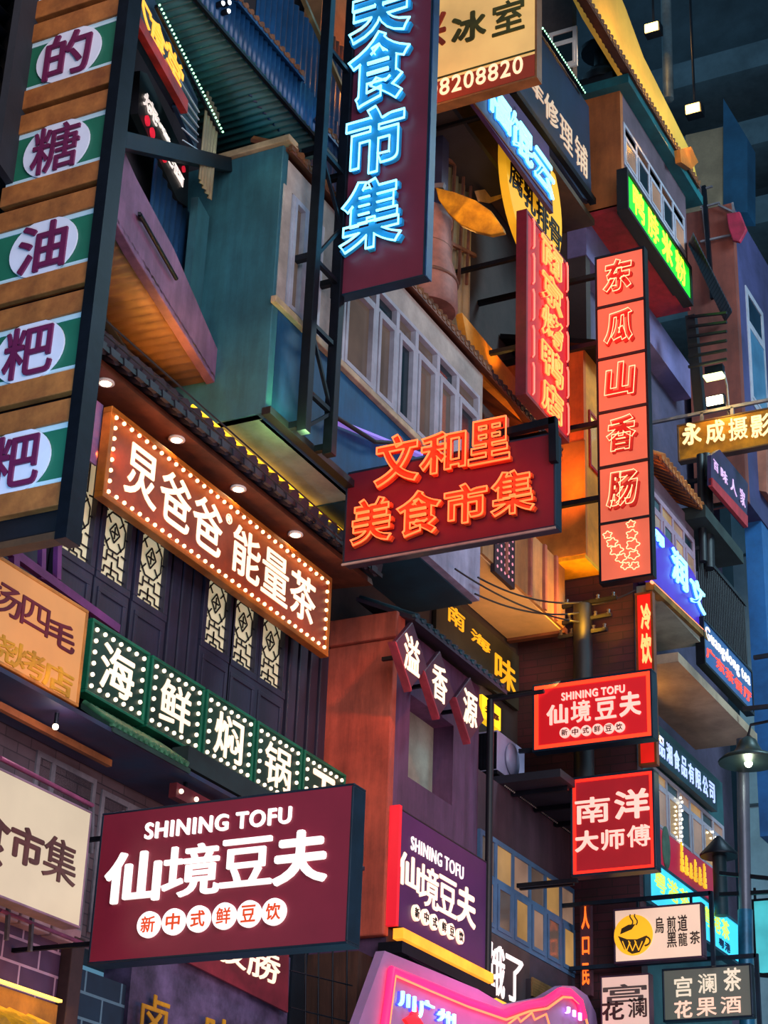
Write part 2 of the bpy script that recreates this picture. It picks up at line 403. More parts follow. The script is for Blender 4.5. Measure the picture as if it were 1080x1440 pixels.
# lattice house, upper storey
struct('wall_lattice_house', MB().box(9.5, 17.8, .04, .4, 7.0, 11.2), navy)
struct('wall_lower_left', MB().box(9.5, 17.8, .10, .5, 5.35, 7.0), greybrick)
g = MB().box(9.5, 13.45, .02, .3, 3.2, 5.30); struct('wall_violet_block', g, violetblock)
g = MB().box(13.5, 14.45, .04, .3, 3.2, 5.15); struct('wall_blue_block', g, blueblock)
struct('trim_1', MB().box(13.40, 13.58, -.10, .02, 3.2, 5.36), mat('brown_post', '4a3436', .6), None, .01)
# column building
zt = 9.86
g = MB().box(17.90, 18.29, -.78, .3, 6.1, zt); g.box(19.44, 20.15, -.78, .3, 6.1, zt); g.box(18.29, 19.44, -.78, .3, 6.1, 8.16); g.box(18.29, 19.44, -.78, .3, 9.13, zt)
struct('wall_purple', g, purplaster)
struct('wall_niche', MB().box(18.29, 19.44, -.52, -.40, 8.16, 9.13), greyplaster)
g = MB().box(17.80, 17.92, -.80, .04, 6.30, 9.62)
g.box(17.74, 17.96, -.86, .02, 9.62, 9.93)
struct('wall_red_column', g, redplaster, 'red plastered end wall of the purple building, with a moulded cap', .02)
spot('added_column_spot', (16.5, -2.2, 9.7), (17.8, -.4, 8.0), 'ff8458', 190, 75, 1)  # invented warm spot, added to brighten the red end wall
struct('wall_below_column', MB().box(17.6, 20.1, -.62, .3, 4.2, 6.1), mat('dark_timber', '4a2c20', .6, 0, .5, 3, .3, True))
# window block beside it
struct('wall_window_block', MB().box(20.17, 23.3, -.74, .4, 4.5, 8.85), mat('dusky_plum_plaster', '43313f', .7, 0, .45, 1.4, .3, True))
# recess behind and above
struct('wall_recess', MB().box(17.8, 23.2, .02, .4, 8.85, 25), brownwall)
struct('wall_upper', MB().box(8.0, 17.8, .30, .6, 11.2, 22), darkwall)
# house with the maroon brick flank
g = MB().box(23.17, 23.4, -1.70, .5, 6.0, 14.5); struct('wall_maroon_flank', g, marbrick, 'dark maroon brick flank wall')
struct('wall_right_front', MB().box(23.4, 30.5, -.75, .5, 4.0, 18.6), mat('mauve_plaster', '4d4560', .75, 0, .4, 1.3, .3))
struct('wall_right_upper_flank', MB().box(23.22, 23.4, -1.04, .5, 14.5, 18.5), brownwall)
# teal bay
bx0, bx1, by, bz0, bz1 = 14.5, 19.72, -.96, 10.80, 14.05
struct('wall_teal_side', MB().box(bx0, bx0+.12, by, .3, bz0, bz1+.02), tealplaster, 'teal plastered flank of the bay', .01)
struct('wall_teal_front', MB().box(bx0+.12, 18.2, by, by+.14, bz0, 12.10), blueplaster, 'deep teal wall under the bay windows')
struct('wall_lilac_front', MB().box(18.2, bx1, by, by+.14, bz0, 12.10), mat('lilac_plaster', '9a96b0', .7, 0, .35, 1.4, .25, True), 'pale lilac end of the wall under the bay windows')
g = MB().box(bx0+.12, bx1, by, by+.12, 13.60, bz1-.10); g.box(bx0+.05, bx0+.22, by-.01, by+.12, 12.1, 13.6); g.box(15.45, 15.95, by, by+.12, 12.1, 13.6); g.box(bx1-.10, bx1, by, by+.12, 12.1, 13.6)
struct('wall_bay_plaster', g, paleplaster, 'pale plaster round the bay windows')
struct('ceiling_bay_soffit', MB().box(bx0+.02, 16.6, by+.10, .3, bz0, bz0+.10), greyplaster, 'grey underside of the teal bay')
struct('ceiling_shaded_soffit', MB().box(16.6, bx1, by+.10, .3, bz0-.02, bz0+.10), mat('shaded_soffit_teal', '0f3c50', .6, 0, .3, 1.5, .1), 'underside at the right end of the bay, its shade put into a dark blue colour')  # same underside, coloured darker here to carry the shade
struct('wall_bay_end', MB().box(bx1-.12, bx1, by+.12, .3, bz0, bz1), mat('lilac_plaster', '8f86b0', .7, 0, .35, 1.4, .25, True))
struct('wall_bay_back', MB().box(bx0+.12, bx1-.12, -.35, -.30, 12.1, 13.9), brownwall)
g = MB().bar((bx0-.03, by-.03, bz0), (17.2, by-.03, bz0), .10, .08); struct('trim_2', g, blacks, 'dark steel edge beam under the bay')
struct('trim_3', MB().box(bx0-.05, bx1, by-.07, by, 12.06, 12.14), mat('pale_sill', 'b79c7c', .6), 'window sill of the bay', .01)
struct('trim_4', MB().box(bx0-.06, bx0+.14, by-.10, .0, bz1+.02, bz1+.10), mat('coping_stone', 'b09672', .7), 'pale coping on the teal flank', .01)
FB = FY(by)
a = FB.tlbr(402, 268, 470, 420)
window(FB, (14.74, 15.44, 12.14, 13.58), [0, .5, 1], 0, .08, winframe, [g_bay, g_bay], 'narrow casement window at the left end of the bay', .05, .05, glass_c=-.05)
window(FB, (15.97, 19.60, 12.14, 13.58), [0, .215, .36, .50, .665, .82, 1.0], .80, .08, winframe, [g_bay, g_bay, g_dark], 'long casement window strip of the teal bay, behind the red characters', .05, .055, glass_c=-.05, mullion=.08)
# ceiling and far hall
hall = mat('far_concrete', '3c4a52', .85, 0, .35, .6, .2)
struct('wall_far_hall', MB().box(52, 52.6, -26, 20, 0, 60), hall)
g = MB()
for i, z in enumerate((30.5, 33.2, 36.0, 39.0, 42)): g.box(49.6, 52, -26, 12, z, z+1.0)
struct('ceiling_beams', g, mat('beam_concrete', '5a6c74', .8, 0, .3, .6, .2), 'concrete beams of the hall far behind')
f38 = FX(38.0)
struct('wall_far_block', MB().pxpoly(f38, [(964, 190), (1018, 178), (1018, 290), (964, 300)], -.6, 0), mat('beige_block', 'a88f70', .8, 0, .3, .6, .1), 'beige lit block in the hall behind the long eave')
struct('wall_far_blue', MB().pxpoly(f38, [(1018, 140), (1052, 196), (1052, 300), (1018, 300)], -.6, .05), mat('blue_block_far', '1f5a7e', .8, 0, .3, .6, .1), 'blue block in the hall behind the long eave')
g = MB()
glassw = mat('blue_grey_cladding', '86a2ac', .45, .1, .3, .5, .1)
f46 = FX(34.0)
ap, _ = f46.px(1045, 1100); g.fb(f46, ap, ap+7, 0, 21, -.4, 0); struct('wall_clad_panels', g, glassw, 'blue grey panelled wall at the right edge')
g = MB()
for b in (5.0, 7.4, 9.9, 12.4, 15.0, 17.5): g.fb(f46, ap-.02, ap+7, b, b+.05, 0, .03)
for k in (.8, 2.2, 3.8): g.fb(f46, ap+k, ap+k+.04, 0, 21, 0, .03)
struct('trim_5', g, mat('panel_joint', '26363f', .6), 'joints of the panelled wall')

# ------------------------------------------------------------------ tiled eaves
t = thing('tiled_eave', 'dark tiled eave above the brown bulb-framed sign, lit yellow from behind', 'roof', (14, -.6, 10.3))
eave(t, 11.4, 17.62, -.05, 10.72, -.72, 10.36, .215, tile_dark, blacks, .085)
obj('downlight_board', MB().hexa([(11.4, -.56, 10.26), (17.7, -.56, 10.26), (17.7, -.54, 10.34), (11.4, -.54, 10.34), (11.4, 0.0, 10.30), (17.7, 0.0, 10.30), (17.7, 0.0, 10.36), (11.4, 0.0, 10.36)]), woodbrown, t)
for px_, py_ in ((147, 538), (241, 619), (329, 688), (405, 753)):
    p = FZ(10.26).hit(px_, py_)
    x = p.x
    d = obj('downlight', MB().lathe((x, -.42, 10.26), [(.075, .02), (.085, -.012), (.055, -.016), (.055, .0)], 16, (0, 0, 1)), white_p, t)
    obj('lamp', MB().lathe((x, -.42, 10.25), [(.052, .01), (.052, -.008), (.02, -.012)], 14), lamp_m, d)
    spot('downlight_beam', (x, -.42, 10.22), (x, -.40, 9.0), 'ffb070', 12, 120, .8, .04)
led = obj('light_strip', MB().tube([(13.6, -.695, 10.475), (17.55, -.695, 10.475)], .019, 6), emit('yellow_strip', 'ffb820', 2.2), t)
area('eave_strip', (15.9, -.40, 10.74), (15.9, -.35, 11.6), 3.4, .06, 'ffb020', 2)
area('eave_strip_b', (13.6, -.30, 10.72), (13.8, -.4, 11.6), 1.4, .1, 'ffa838', 28)

t = thing('tiled_eave', 'dark teal tiled eave over the three diamond boards', 'roof', (19, -.9, 9.8))
eave(t, 17.8, 20.35, -.3, 10.22, -1.06, 9.86, .17, mat('teal_roof_tile', '143c48', .5, 0, .4, 4, .2), mat('violet_board', '2c2438', .6), .035)
t = thing('tiled_eave', 'brown tile edge along the top of the bay windows', 'roof', (17, -1, 14))
eave(t, bx0+.05, bx1+.1, -.5, 14.35, -1.05, 14.04, .135, tile_brown, woodbrown, .05)
# second roof behind the bay
t = thing('tiled_roof', 'tiled lean-to roof with an orange fascia right of the bay windows', 'roof', (20, -.8, 14))
f = FY(-.80)
g = MB().pxpoly(f, [(650, 440), (780, 598), (780, 625), (665, 520)], -.10, 0); obj('fascia', g, mat('orange_fascia', 'd88a1e', .6, 0, .3, 2, .2), t)
eave(t, 18.95, 22.9, -.1, 14.75, -.92, 14.18, .15, tile_dark, woodbrown, .05)

# ------------------------------------------------------------------ lattice doors
paper = emit('lit_paper', 'd8cfa6', .40, 'c8c0a0', .7, .35, 1.6)
def lattice(x0, x1, z0, z1, first):
    t = thing('lattice_door', first, 'lattice door', ((x0+x1)/2, 0, 8.0), 'carved lattice doors behind the brown sign')
    d = MB().box(x0-.07, x1+.07, -.05, .03, 7.55, z0-.06); obj('solid_panel', d, navy, t, bevel=.01)
    m = MB().rim(FY(0), x0-.07, x1+.07, z0-.07, z1+.07, .07, -.02, .06); 
    m.rim(FY(0), x0-.02, x1+.02, 7.7, z0-.14, .05, .03, .065); obj('frame', m, navy, t, bevel=.006)
    obj('paper_pane', MB().box(x0, x1, .005, .02, z0, z1), paper, t)
    g = MB(); w_ = x1-x0; xc = (x0+x1)/2; c0, c1 = .0, .035; F_ = FY(0); h = .014
    def bar(p, q):
        P, Q = V(F_.w(p[0], p[1], .012)), V(F_.w(q[0], q[1], .012)); g.bar(P, Q, h, .010, (0, 1, 0))
    zc = z0 + .50; R = w_*.44; ri = R*.55
    oc = lambda r_, k, o=.5: (xc+r_*math.cos(math.pi/4*(k+o)), zc+r_*1.12*math.sin(math.pi/4*(k+o)))
    for k in range(8):
        bar(oc(R, k), oc(R, k+1)); 
        if k % 2: bar(oc(R, k, 0), oc(ri, k, 0))
    dm = [(xc, zc+ri), (xc+ri*.8, zc), (xc, zc-ri), (xc-ri*.8, zc)]
    for k in range(4): bar(dm[k], dm[(k+1) % 4])
    bar((xc, zc+ri*.6), (xc, zc-ri*.6)); bar((xc-ri*.5, zc), (xc+ri*.5, zc))
    bar((xc, zc+R*1.1), (xc, z1)); bar((xc, zc-R*1.1), (xc, zc-R*1.35)); bar((xc-R, zc), (x0, zc)); bar((xc+R, zc), (x1, zc))
    for s in (-1, 1):
        e = x0 if s < 0 else x1
        bar((xc+s*R*.75, zc+R), (e, zc+R*1.05)); bar((xc+s*R*.75, zc-R), (e, zc-R*1.05))
        bar((xc+s*w_*.25, zc+R*1.1), (xc+s*w_*.25, z1))
        # fret below the octagon
        zb = z0; zq = zc-R*1.35; dz = (zq-zb)/4
        bar((xc, zq), (xc+s*w_*.22, zq)); bar((xc+s*w_*.22, zq+dz*.7), (xc+s*w_*.22, zq-dz)); bar((xc+s*w_*.22, zq-dz), (e, zq-dz))
        bar((xc, zq-dz*.8), (xc, zb+dz)); bar((xc, zq-dz*2), (xc+s*w_*.28, zq-dz*2)); bar((xc+s*w_*.28, zq-dz*2), (xc+s*w_*.28, zq-dz*3))
        bar((xc+s*w_*.28, zq-dz*3), (e, zq-dz*3)); bar((xc+s*w_*.14, zb), (xc+s*w_*.14, zq-dz*3)); bar((xc, zb+dz), (xc+s*w_*.14, zb+dz))
    obj('lattice', g, blacks, t); return t
LB = ['leftmost lattice door, beside the wooden snack tower', 'second lattice door from the left, under the start of the brown sign', 'lattice door just left of the wide dark shutters',
      'lattice door just right of the wide dark shutters', 'middle door of the right-hand lattice set', 'rightmost lattice door, near the red column']
for (x0, x1), lb in zip(((12.68, 13.12), (13.29, 13.71), (13.90, 14.35), (15.12, 15.56), (15.66, 16.10), (16.22, 16.68)), LB): lattice(x0, x1, 8.70, 9.75, lb)
g = MB()
for i in range(3): g.box(14.50+i*.19, 14.66+i*.19, -.03, .03, 7.6, 9.8)
tag(obj('shutter', g, navy, bevel=.012), 'plain dark timber shutter boards between the lattice door sets', 'shutter')
g = MB()
for x in (16.86, 17.08, 17.32, 17.55): g.box(x, x+.17, -.03, .03, 7.6, 9.8)
tag(obj('shutter', g, navy, bevel=.012), 'dark timber boards right of the lattice doors, next to the red column', 'shutter')
struct('trim_6', MB().box(11.5, 17.75, -.09, .0, 7.5, 7.62), navy, 'dark rail under the lattice doors', .01)
# magenta railing left
g = MB(); vio = mat('magenta_paint', '6b2f6e', .5, 0, .3, 3, .1)
f = FY(-.2)
for p, q in (((0, 765), (165, 885)), ((20, 800), (20, 760))): g.bar(f.hit(*p), f.hit(*q), .06, .08)
for x in (60, 82): g.bar(f.hit(x, 730), f.hit(x-2, 815), .05, .06)
tag(obj('railing', g, vio), 'magenta painted rail and posts left of the lattice doors', 'railing')
f = FY(-.25); a0, a1, b0, b1 = f.tlbr(107, 540, 136, 655)
o = obj('poster', MB().fb(f, a0, a1, b0, b1, -.02, 0), mat('sunset_poster', '3f5c92', .5, 0, .3, 2.6, 0, False, 'b06a98')); tag(o, 'small blue and pink cloud poster behind the wooden tower', 'poster')

# ------------------------------------------------------------------ brown bulb sign
f = FY(-.36)
X0, X1, Z0, Z1 = 12.76, 17.08, 9.19, 10.125
rust = mat('rust_brown_board', '8a3f22', .5, .1, .4, 2.2, .15)
t = thing('bulb_sign', 'long brown sign with six cream characters framed by warm bulbs', 'sign', (15, -.3, Z0))
ff = f.sub(0, 0)
panel(t, ff, X0, X1, Z0, Z1, .08, rust, mat('orange_trim', 'b8681e', .4, .2, .3, 4, .1), .06, .02)
word(t, f, '炅爸爸', (13.06, 14.83, 9.40, 9.94), .0, cream_l, .03, .012, pad=.04)
word(t, f, '能量茶', (15.0, 16.78, 9.40, 9.93), .0, cream_l, .03, .012, pad=.04)
line(t, f, '®', (14.86, 14.97, 9.85, 9.96), .0, cream_l, .02, .0)
bulbs(t, ff, border(X0+.09, X1-.09, Z0+.085, Z1-.085, 33, 8), .021, bulb_m)
# a bulb every hand's width round the edge lights the board
area('bulb_row_top', (14.9, -.44, Z1-.06), (14.9, -.30, Z0), 4.2, .03, 'ff9a40', 5)
area('bulb_row_low', (14.9, -.46, Z0+.05), (14.9, -.2, Z1), 4.2, .03, 'ff9a40', 5)
area('bulb_row_end', (12.9, -.48, 9.65), (13.2, -.3, 9.65), .9, .03, 'ff8a20', 4)
for x in (13.5, 16.4):
    tag(obj('sign_bracket', MB().bar((x, -.24, Z1-.02), (x, .02, Z1+.06), .04), darkst), ['short steel bracket holding the left half of the brown bulb sign', 'short steel bracket holding the right half of the brown bulb sign'][x > 15], 'bracket')

# ------------------------------------------------------------------ green bulb letters
f = FY(-.30); greenp = mat('green_sign_board', '15402f', .5, 0, .35, 3, .1); greenf = mat('green_frame', '0f6a4c', .4, 0, .3, 4, .1)
for i, ch in enumerate('海鲜焖锅王'):
    x0 = 12.90+i*.972; x1 = x0+.93; zb, zt_ = 7.36, 8.06
    lb = ['first and leftmost green bulb-framed letter panel, beside the orange board', 'second green bulb-framed letter panel from the left', 'third green bulb-framed letter panel, middle of the row',
          'fourth green bulb-framed letter panel, above the big maroon sign', 'last green bulb-framed letter panel, cut off by the big maroon sign'][i]
    t = thing('letter_panel', lb, 'sign', (x0+.46, -.3, zb), 'green bulb-framed letter panels')
    panel(t, f, x0, x1, zb, zt_, .12, greenp, greenf, .03, .02)
    word(t, f, ch, (x0+.20, x1-.20, zb+.13, zt_-.13), .0, cream_l, .03, .026, 'letter', pad=0)
    bulbs(t, f, border(x0+.085, x1-.085, zb+.085, zt_-.085, 7, 6), .021, bulb_g)
# flower box tiles and awning under it
t = thing('tiled_awning', 'dark blue canopy with a green tiled edge under the green letter panels', 'awning', (14.5, -.6, 7.2))
eave(t, 12.95, 14.2, -.25, 7.30, -.62, 7.04, .085, tile_green, mat('green_board', '1d3a32', .6), .026)
obj('timber_beam', MB().box(14.2, 17.7, -.58, -.40, 7.05, 7.25), mat('dark_green_timber', '14282a', .6, 0, .3, 3), t)
cv = mat('stained_canvas', '1a3350', .55, 0, .5, 1.6, .3, False, '3a1f38')
g = MB().hexa([(10.2, -.60, 6.97), (17.7, -.60, 6.97), (17.7, -.60, 7.01), (10.2, -.60, 7.01), (10.2, .06, 6.93), (17.7, .06, 6.93), (17.7, .06, 6.97), (10.2, .06, 6.97)])
obj('canvas', g, cv, t)
g = MB()
for i in range(44):
    x = 15.1+i*.058; g.sphere((x, -.62, 6.985), .016, 6, 4)
obj('fringe', g, mat('pale_fringe', '7fa0a8', .6), t)
obj('front_rail', MB().bar((10.2, -.22, 6.90), (13.5, -.22, 6.90), .05, .06), mat('ochre_rail', '9a5a2c', .6), t)
o = thing('globe_lamp', 'small round white lamp glowing under the canopy edge, above the cream lightbox', 'lamp', FY(-.8).hit(78, 1022))
p = FY(-.5).hit(78, 1022); obj('globe', MB().sphere(p, .026, 12, 8), lamp_m, o); obj('holder', MB().lathe(p+V((0, 0, .02)), [(.02, 0), (.02, .10)], 10), darkst, o); point('globe_light', p+V((0, -.08, -.05)), 'ffd0e0', 4, .05)
# lower sign of bulbs under the canopy
f = FY(-.5); a0, a1, b0, b1 = f.tlbr(249, 1100, 380, 1190)
t = thing('bulb_sign', 'dim red board with a row of bulbs under the canopy, behind the big maroon sign', 'sign', f.w(a0, b0))
obj('face_panel', MB().fb(f, a0, a1, b0, b1, -.08, 0), mat('dull_red', '6a2028', .5), t); bulbs(t, f, [(a0+.06+.26*i, b1-.07) for i in range(4)], .024, bulb_g)
for a_ in (a0+.2, a1-.2): obj('hanger', MB().bar(f.w(a_, b1-.02, -.04), (f.w(a_, 0).x, -.46, 6.98), .03), darkst, t)

# ------------------------------------------------------------------ orange board and cream lightbox
f = FY(-.52); X0, X1, Z0, Z1 = 10.4, 12.55, 7.07, 7.955
t = thing('shop_board', 'amber board with dark red characters over faded yellow ones at the left edge', 'sign', (11.5, -.5, Z0))
amber = emit('amber_board', 'e89040', .38, 'b08050', .5, .35, 1.1)
panel(t, f, X0, X1, Z0, Z1, .12, amber, mat('ochre_edge', 'c07a30', .5), .03, .01)
mar = mat('maroon_letter', '6e1428', .5); 
for ch, q in zip('杨四毛', ((-16, 805, 27, 876), (32, 836, 66, 898), (70, 864, 103, 923))): put(g := MB(), f, ch, *f.tlbr(*q), 0, .02, .03); obj('letter', g, mar, t)
for ch, q in zip('烧烤店', ((-18, 880, 18, 938), (20, 900, 60, 962), (62, 925, 100, 985))): put(g := MB(), f, ch, *f.tlbr(*q), 0, .015, .02); obj('letter', g, mat('faded_yellow_letter', 'd89a20', .5), t)
spot('board_lamp', (11.9, -1.1, 6.9), (11.9, -.5, 7.4), 'ffa030', 8, 110, .9)
f = FY(-.92); X0, X1, Z0, Z1 = 9.6, 12.36, 5.11, 6.06
t = thing('lightbox', 'cream glowing lightbox with brown characters at the lower left edge', 'sign', (11.2, -.9, Z0))
panel(t, f, X0, X1, Z0, Z1, .16, emit('cream_lightbox', 'ecd6b4', .55, '8a8070', .5, .12, 1.5), mat('mauve_edge', '8a6a80', .5), .02, .005)
brn = mat('brown_letter', '5a2c2c', .5)
for ch, q in zip('美食市集', ((-100, 1085, -60, 1200), (-48, 1112, 8, 1225), (17, 1154, 57, 1227), (64, 1170, 104, 1250))): put(g := MB(), f, ch, *f.tlbr(*q), 0, .03, .035); obj('letter', g, brn, t)
obj('bracket', MB().bar((12.2, -.85, 5.8), (12.2, .1, 5.8), .05).bar((10.6, -.85, 5.8), (10.6, .1, 5.8), .05), darkst, t)

# ------------------------------------------------------------------ lower left wall
f = FY(.10)
window(f, (12.85, 13.75, 5.45, 6.86), [0, .28, 1], .7, .08, winold, [g_dark, g_dark], 'weathered window with dark glass behind the cream lightbox', .05, .04)
window(f, (13.85, 14.75, 5.5, 6.80), [0, .5, 1], .75, .08, winold, [g_dark, g_dark], 'weathered window with dark glass behind the maroon sign', .05, .04)
f = FY(-.35)
pk = mat('pink_pipe', '9a4a70', .4, .2, .3, 4, .1)
g = MB().tube([f.hit(0, 1066), f.hit(130, 1133)], .022); tag(obj('pipe', g, pk), 'pink pipe running behind the top of the cream lightbox', 'pipe')
g = MB().tube([f.hit(0, 1280), f.hit(125, 1330)], .018); tag(obj('pipe', g, pk), 'thin pale pipe running below the cream lightbox', 'pipe')
for (A_, B_), lb in zip((((12, 1275), (9, 1322)), ((45, 1290), (42, 1338)), ((130, 1130), (128, 1200))), ('first upright clip below the cream lightbox, at the left edge', 'second upright clip below the cream lightbox', 'upright clip between the cream lightbox and the maroon sign')):
    tag(obj('pipe_clamp', MB().bar(f.hit(*A_), f.hit(*B_), .03), winold), lb, 'bracket')
for i in range(6):
    x = 10.9+i*.44
    o = obj('capstone', MB().box(x, x+.41, -.10, .2, 5.28+.01*random.random(), 5.42), mat('pink_stone', 'b08a92', .7, 0, .3, 3, .3), bevel=.015)
    tag(o, 'rough pink stone capping the violet block wall', 'stone', 'capstones on the violet block wall')
# yellow tile canopy
t = thing('yellow_canopy', 'small yellow glazed tile roof in the bottom left corner', 'roof', (12.5, -.5, 4.1))
eave(t, 10.4, 12.95, -.10, 4.50, -.70, 4.22, .26, tile_yellow, mat('ochre_board', 'a8742a', .6), .10)
obj('top_board', MB().box(10.4, 13.2, -.16, .0, 4.44, 4.72), mat('ochre_board', 'a8742a', .6), t)
obj('light_strip', MB().box(10.4, 13.2, -.20, -.16, 4.74, 4.762), emit('amber_strip', 'ffc858', 2.5), t)
area('canopy_strip', (12.2, -.28, 4.82), (12.2, -.45, 3.8), 2.6, .06, 'ffb030', 6)
# mural and red banner
f = FY(.0)
struct('wall_mural', MB().box(14.45, 17.28, .0, .3, 3.2, 6.0), mat('purple_rock_mural', '74608c', .6, 0, .6, 2.4, .5, False, '241c30'))
struct('wall_dark_bars', MB().box(17.30, 17.62, -.02, .2, 3.2, 6.3), mat('deep_blue_dark', '101c28', .5))
f = FY(-.08)
t = thing('banner', 'red banner with two cream characters on the violet mural', 'banner', (16.3, -.1, 5.5))
P = [(255, 1300), (407, 1300), (405, 1424), (258, 1350)]
obj('cloth', MB().pxpoly(f, P, -.03, 0), mat('banner_red', '8e2434', .6, 0, .3, 2, .1), t)
for ch, q in zip('夜勝', ((305, 1310, 345, 1366), (350, 1318, 392, 1388))): put(g := MB(), f, ch, *f.tlbr(*q), 0, .02, .035); obj('letter', g, cream_l, t)
f = FY(-.12)
for ch, q, lb in (('卤', (207, 1392, 240, 1470), 'taller yellow metal letter at the bottom of the violet mural, on the left'), ('味', (296, 1424, 330, 1500), 'lower yellow metal letter at the bottom of the violet mural, on the right')):
    put(g := MB(), f, ch, *f.tlbr(*q), -.05, .14, .03); tag(obj('metal_letter', g, yellowpaint), lb, 'letter', 'yellow metal letters on the mural')
g = MB(); f = FY(-.70)
for x in (430, 448, 468, 488): g.tube([f.hit(x, 1325), f.hit(x-1, 1460)], .010)
for y in (1368, 1420): g.tube([f.hit(408, y-3), f.hit(495, y+18)], .008)
tag(obj('window_bars', g, darkst), 'thin dark window bars under the right end of the maroon sign', 'bars')
# ------------------------------------------------------------------ upper left: balcony house at an angle
an = math.radians(13.76); da = (math.cos(an), math.sin(an), 0); na = (math.sin(an), -math.cos(an), 0)
FA = Fr((14.53, -.32, 0), da, (0, 0, 1), na)
g = MB().pxpoly(FA, [(139, 270), (148, 190), (168, 196), (192, 250), (245, 350), (307, 493), (305, 543), (190, 360)], -.10, 0)
struct('wall_violet_parapet', g, violetpaint, 'violet painted parapet rising from left to right', .008)
pz = 11.325
P = [FA.w(-3.25, 0), FA.w(.02, 0), V((14.48, .28, 0)), V((11.3, .28, 0))]
g = MB(); a = V((10.4, -1.35, pz)); 
vs = []; nr = 90
for i in range(nr+1):
    s = i/nr
    A = P[0].lerp(P[1], s); B = P[3].lerp(P[2], s); z = pz + .010*math.sin(s*46*math.pi)
    vs += [V((A.x, A.y, z)), V((B.x, B.y, z)), V((B.x, B.y, z+.03)), V((A.x, A.y, z+.03))]
fs = []
for i in range(nr):
    k = 4*i
    for j in range(4): fs.append((k+j, k+4+j, k+4+(j+1) % 4, k+(j+1) % 4))
g.add(vs, fs, True); struct('ceiling_balcony', g, corr_brown, 'rusty corrugated underside of the violet balcony')
# dark room behind and blue boarding beside the teal flank
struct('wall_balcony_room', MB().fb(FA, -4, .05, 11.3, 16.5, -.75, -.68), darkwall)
g = MB().corr(FA, -1.25, -.02, 11.9, 13.35, -.40, .012, .16); struct('wall_blue_boards', g, mat('blue_boards', '17406a', .5, 0, .4, 2, .2, True))
g = MB().fb(FA, -.40, -.02, 11.4, 13.35, -.30, -.22); struct('wall_teal_boards', g, tealplaster)
g = MB().tube([FA.hit(197, 302, .05), FA.hit(248, 392, .05)], .022); g.bar(FA.hit(196, 300, .05), FA.hit(200, 318, -.05), .03); tag(obj('handrail', g, darkst), 'short dark handrail on top of the violet parapet', 'handrail')
# yellow canteen sign
t = thing('canteen_sign', 'slanting dark sign with big yellow characters and a red lower edge, top left', 'sign', FA.w(-3, 13.4))
obj('face_panel', MB().pxpoly(FA, [(163, -12), (205, -30), (258, 95), (257, 157)], -.10, 0), mat('navy_board', '132c44', .5, 0, .3, 2), t)
obj('red_edge', MB().pxpoly(FA, [(163, -8), (172, -8), (258, 142), (257, 160)], -.02, .05), mat('worn_red_edge', 'b0231c', .5, 0, .5, 5, .2), t)
yl = emit('yellow_lit_letter', 'ffb53a', .9); 
for ch, q in zip('大食堂', ((187, -42, 210, 46), (211, 10, 232, 92), (234, 52, 255, 134))): put(g := MB(), FA, ch, *FA.tlbr(*q), .0, .04, .014); obj('letter', g, yl, t)
t = thing('light_strip', 'straight strip of small greenish white lights beside the yellow canteen sign', 'light strip', FA.w(-1.5, 14))
P0, P1 = FA.hit(222, 8, .06), FA.hit(311, 186, .06)
obj('rail', MB().bar(P0+V((0, .02, 0)), P1+V((0, .02, 0)), .035), darkst, t)
g = MB()
for i in range(34): g.sphere(P0.lerp(P1, i/33)+V((0, -.02, 0)), .013, 6, 4)
obj('light_beads', g, led_g, t)
t = thing('grille', 'panel of thin slanting white lines under the light strip', 'grille', FA.w(-1.3, 13.5))
obj('backing', MB().pxpoly(FA, [(250, 150), (256, 85), (281, 140), (279, 212)], -.06, -.02), mat('navy_board', '132c44', .5), t)
g = MB()
for i in range(6):
    y = i*17; g.bar(FA.hit(252+i*1.0, 112+y), FA.hit(280-i*.4, 158+y*.62), .012)
obj('bars', g, mat('pale_bars', 'b8c4cc', .5), t)
f = FA; a0, b0 = FA.px(281, 212); a1, b1 = FA.px(304, 165)
g = MB().corr(FA, a0, a1, b0-.35, b1+.05, .02, .015, .09); tag(obj('metal_sheet', g, corr_grey), 'small dull yellow corrugated sheet between the grille and the teal flank', 'panel')
t = thing('hanging_signboard', 'black hanging sign with white brush characters and red dots under the canteen sign', 'sign', FA.w(-2, 12.6))
obj('face_panel', MB().pxpoly(FA, [(193, 100), (203, 104), (262, 232), (260, 292), (246, 282), (190, 160)], -.45, -.37, -.4), blacks, t)
FAs = FA.sub(0, 0, -.36)
for ch, q in zip('烧烤啤酒', ((203, 125, 220, 180), (218, 158, 238, 205), (229, 212, 242, 238), (240, 218, 257, 265))): put(g := MB(), FAs, ch, *FAs.tlbr(*q), .0, .02, .012); obj('letter', g, emit('brush_white', 'f6ece6', .7), t)
rd = emit('red_dot', 'e02038', .6)
for x, y, r in ((206, 170, .055), (213, 187, .055), (230, 222, .05), (257, 238, .035)):
    a, b = FAs.px(x, y); obj('red_dot', MB().disc(FAs, a, b, r, .0, .02, 18), rd, t)
# steel beam to the tower
g = MB().bar(FX(11.0).hit(150, 193), FX(14.45).hit(318, 232), .13, .15); tag(obj('steel_beam', g, darkst), 'dark steel beam running from the wooden tower to the teal flank', 'beam')

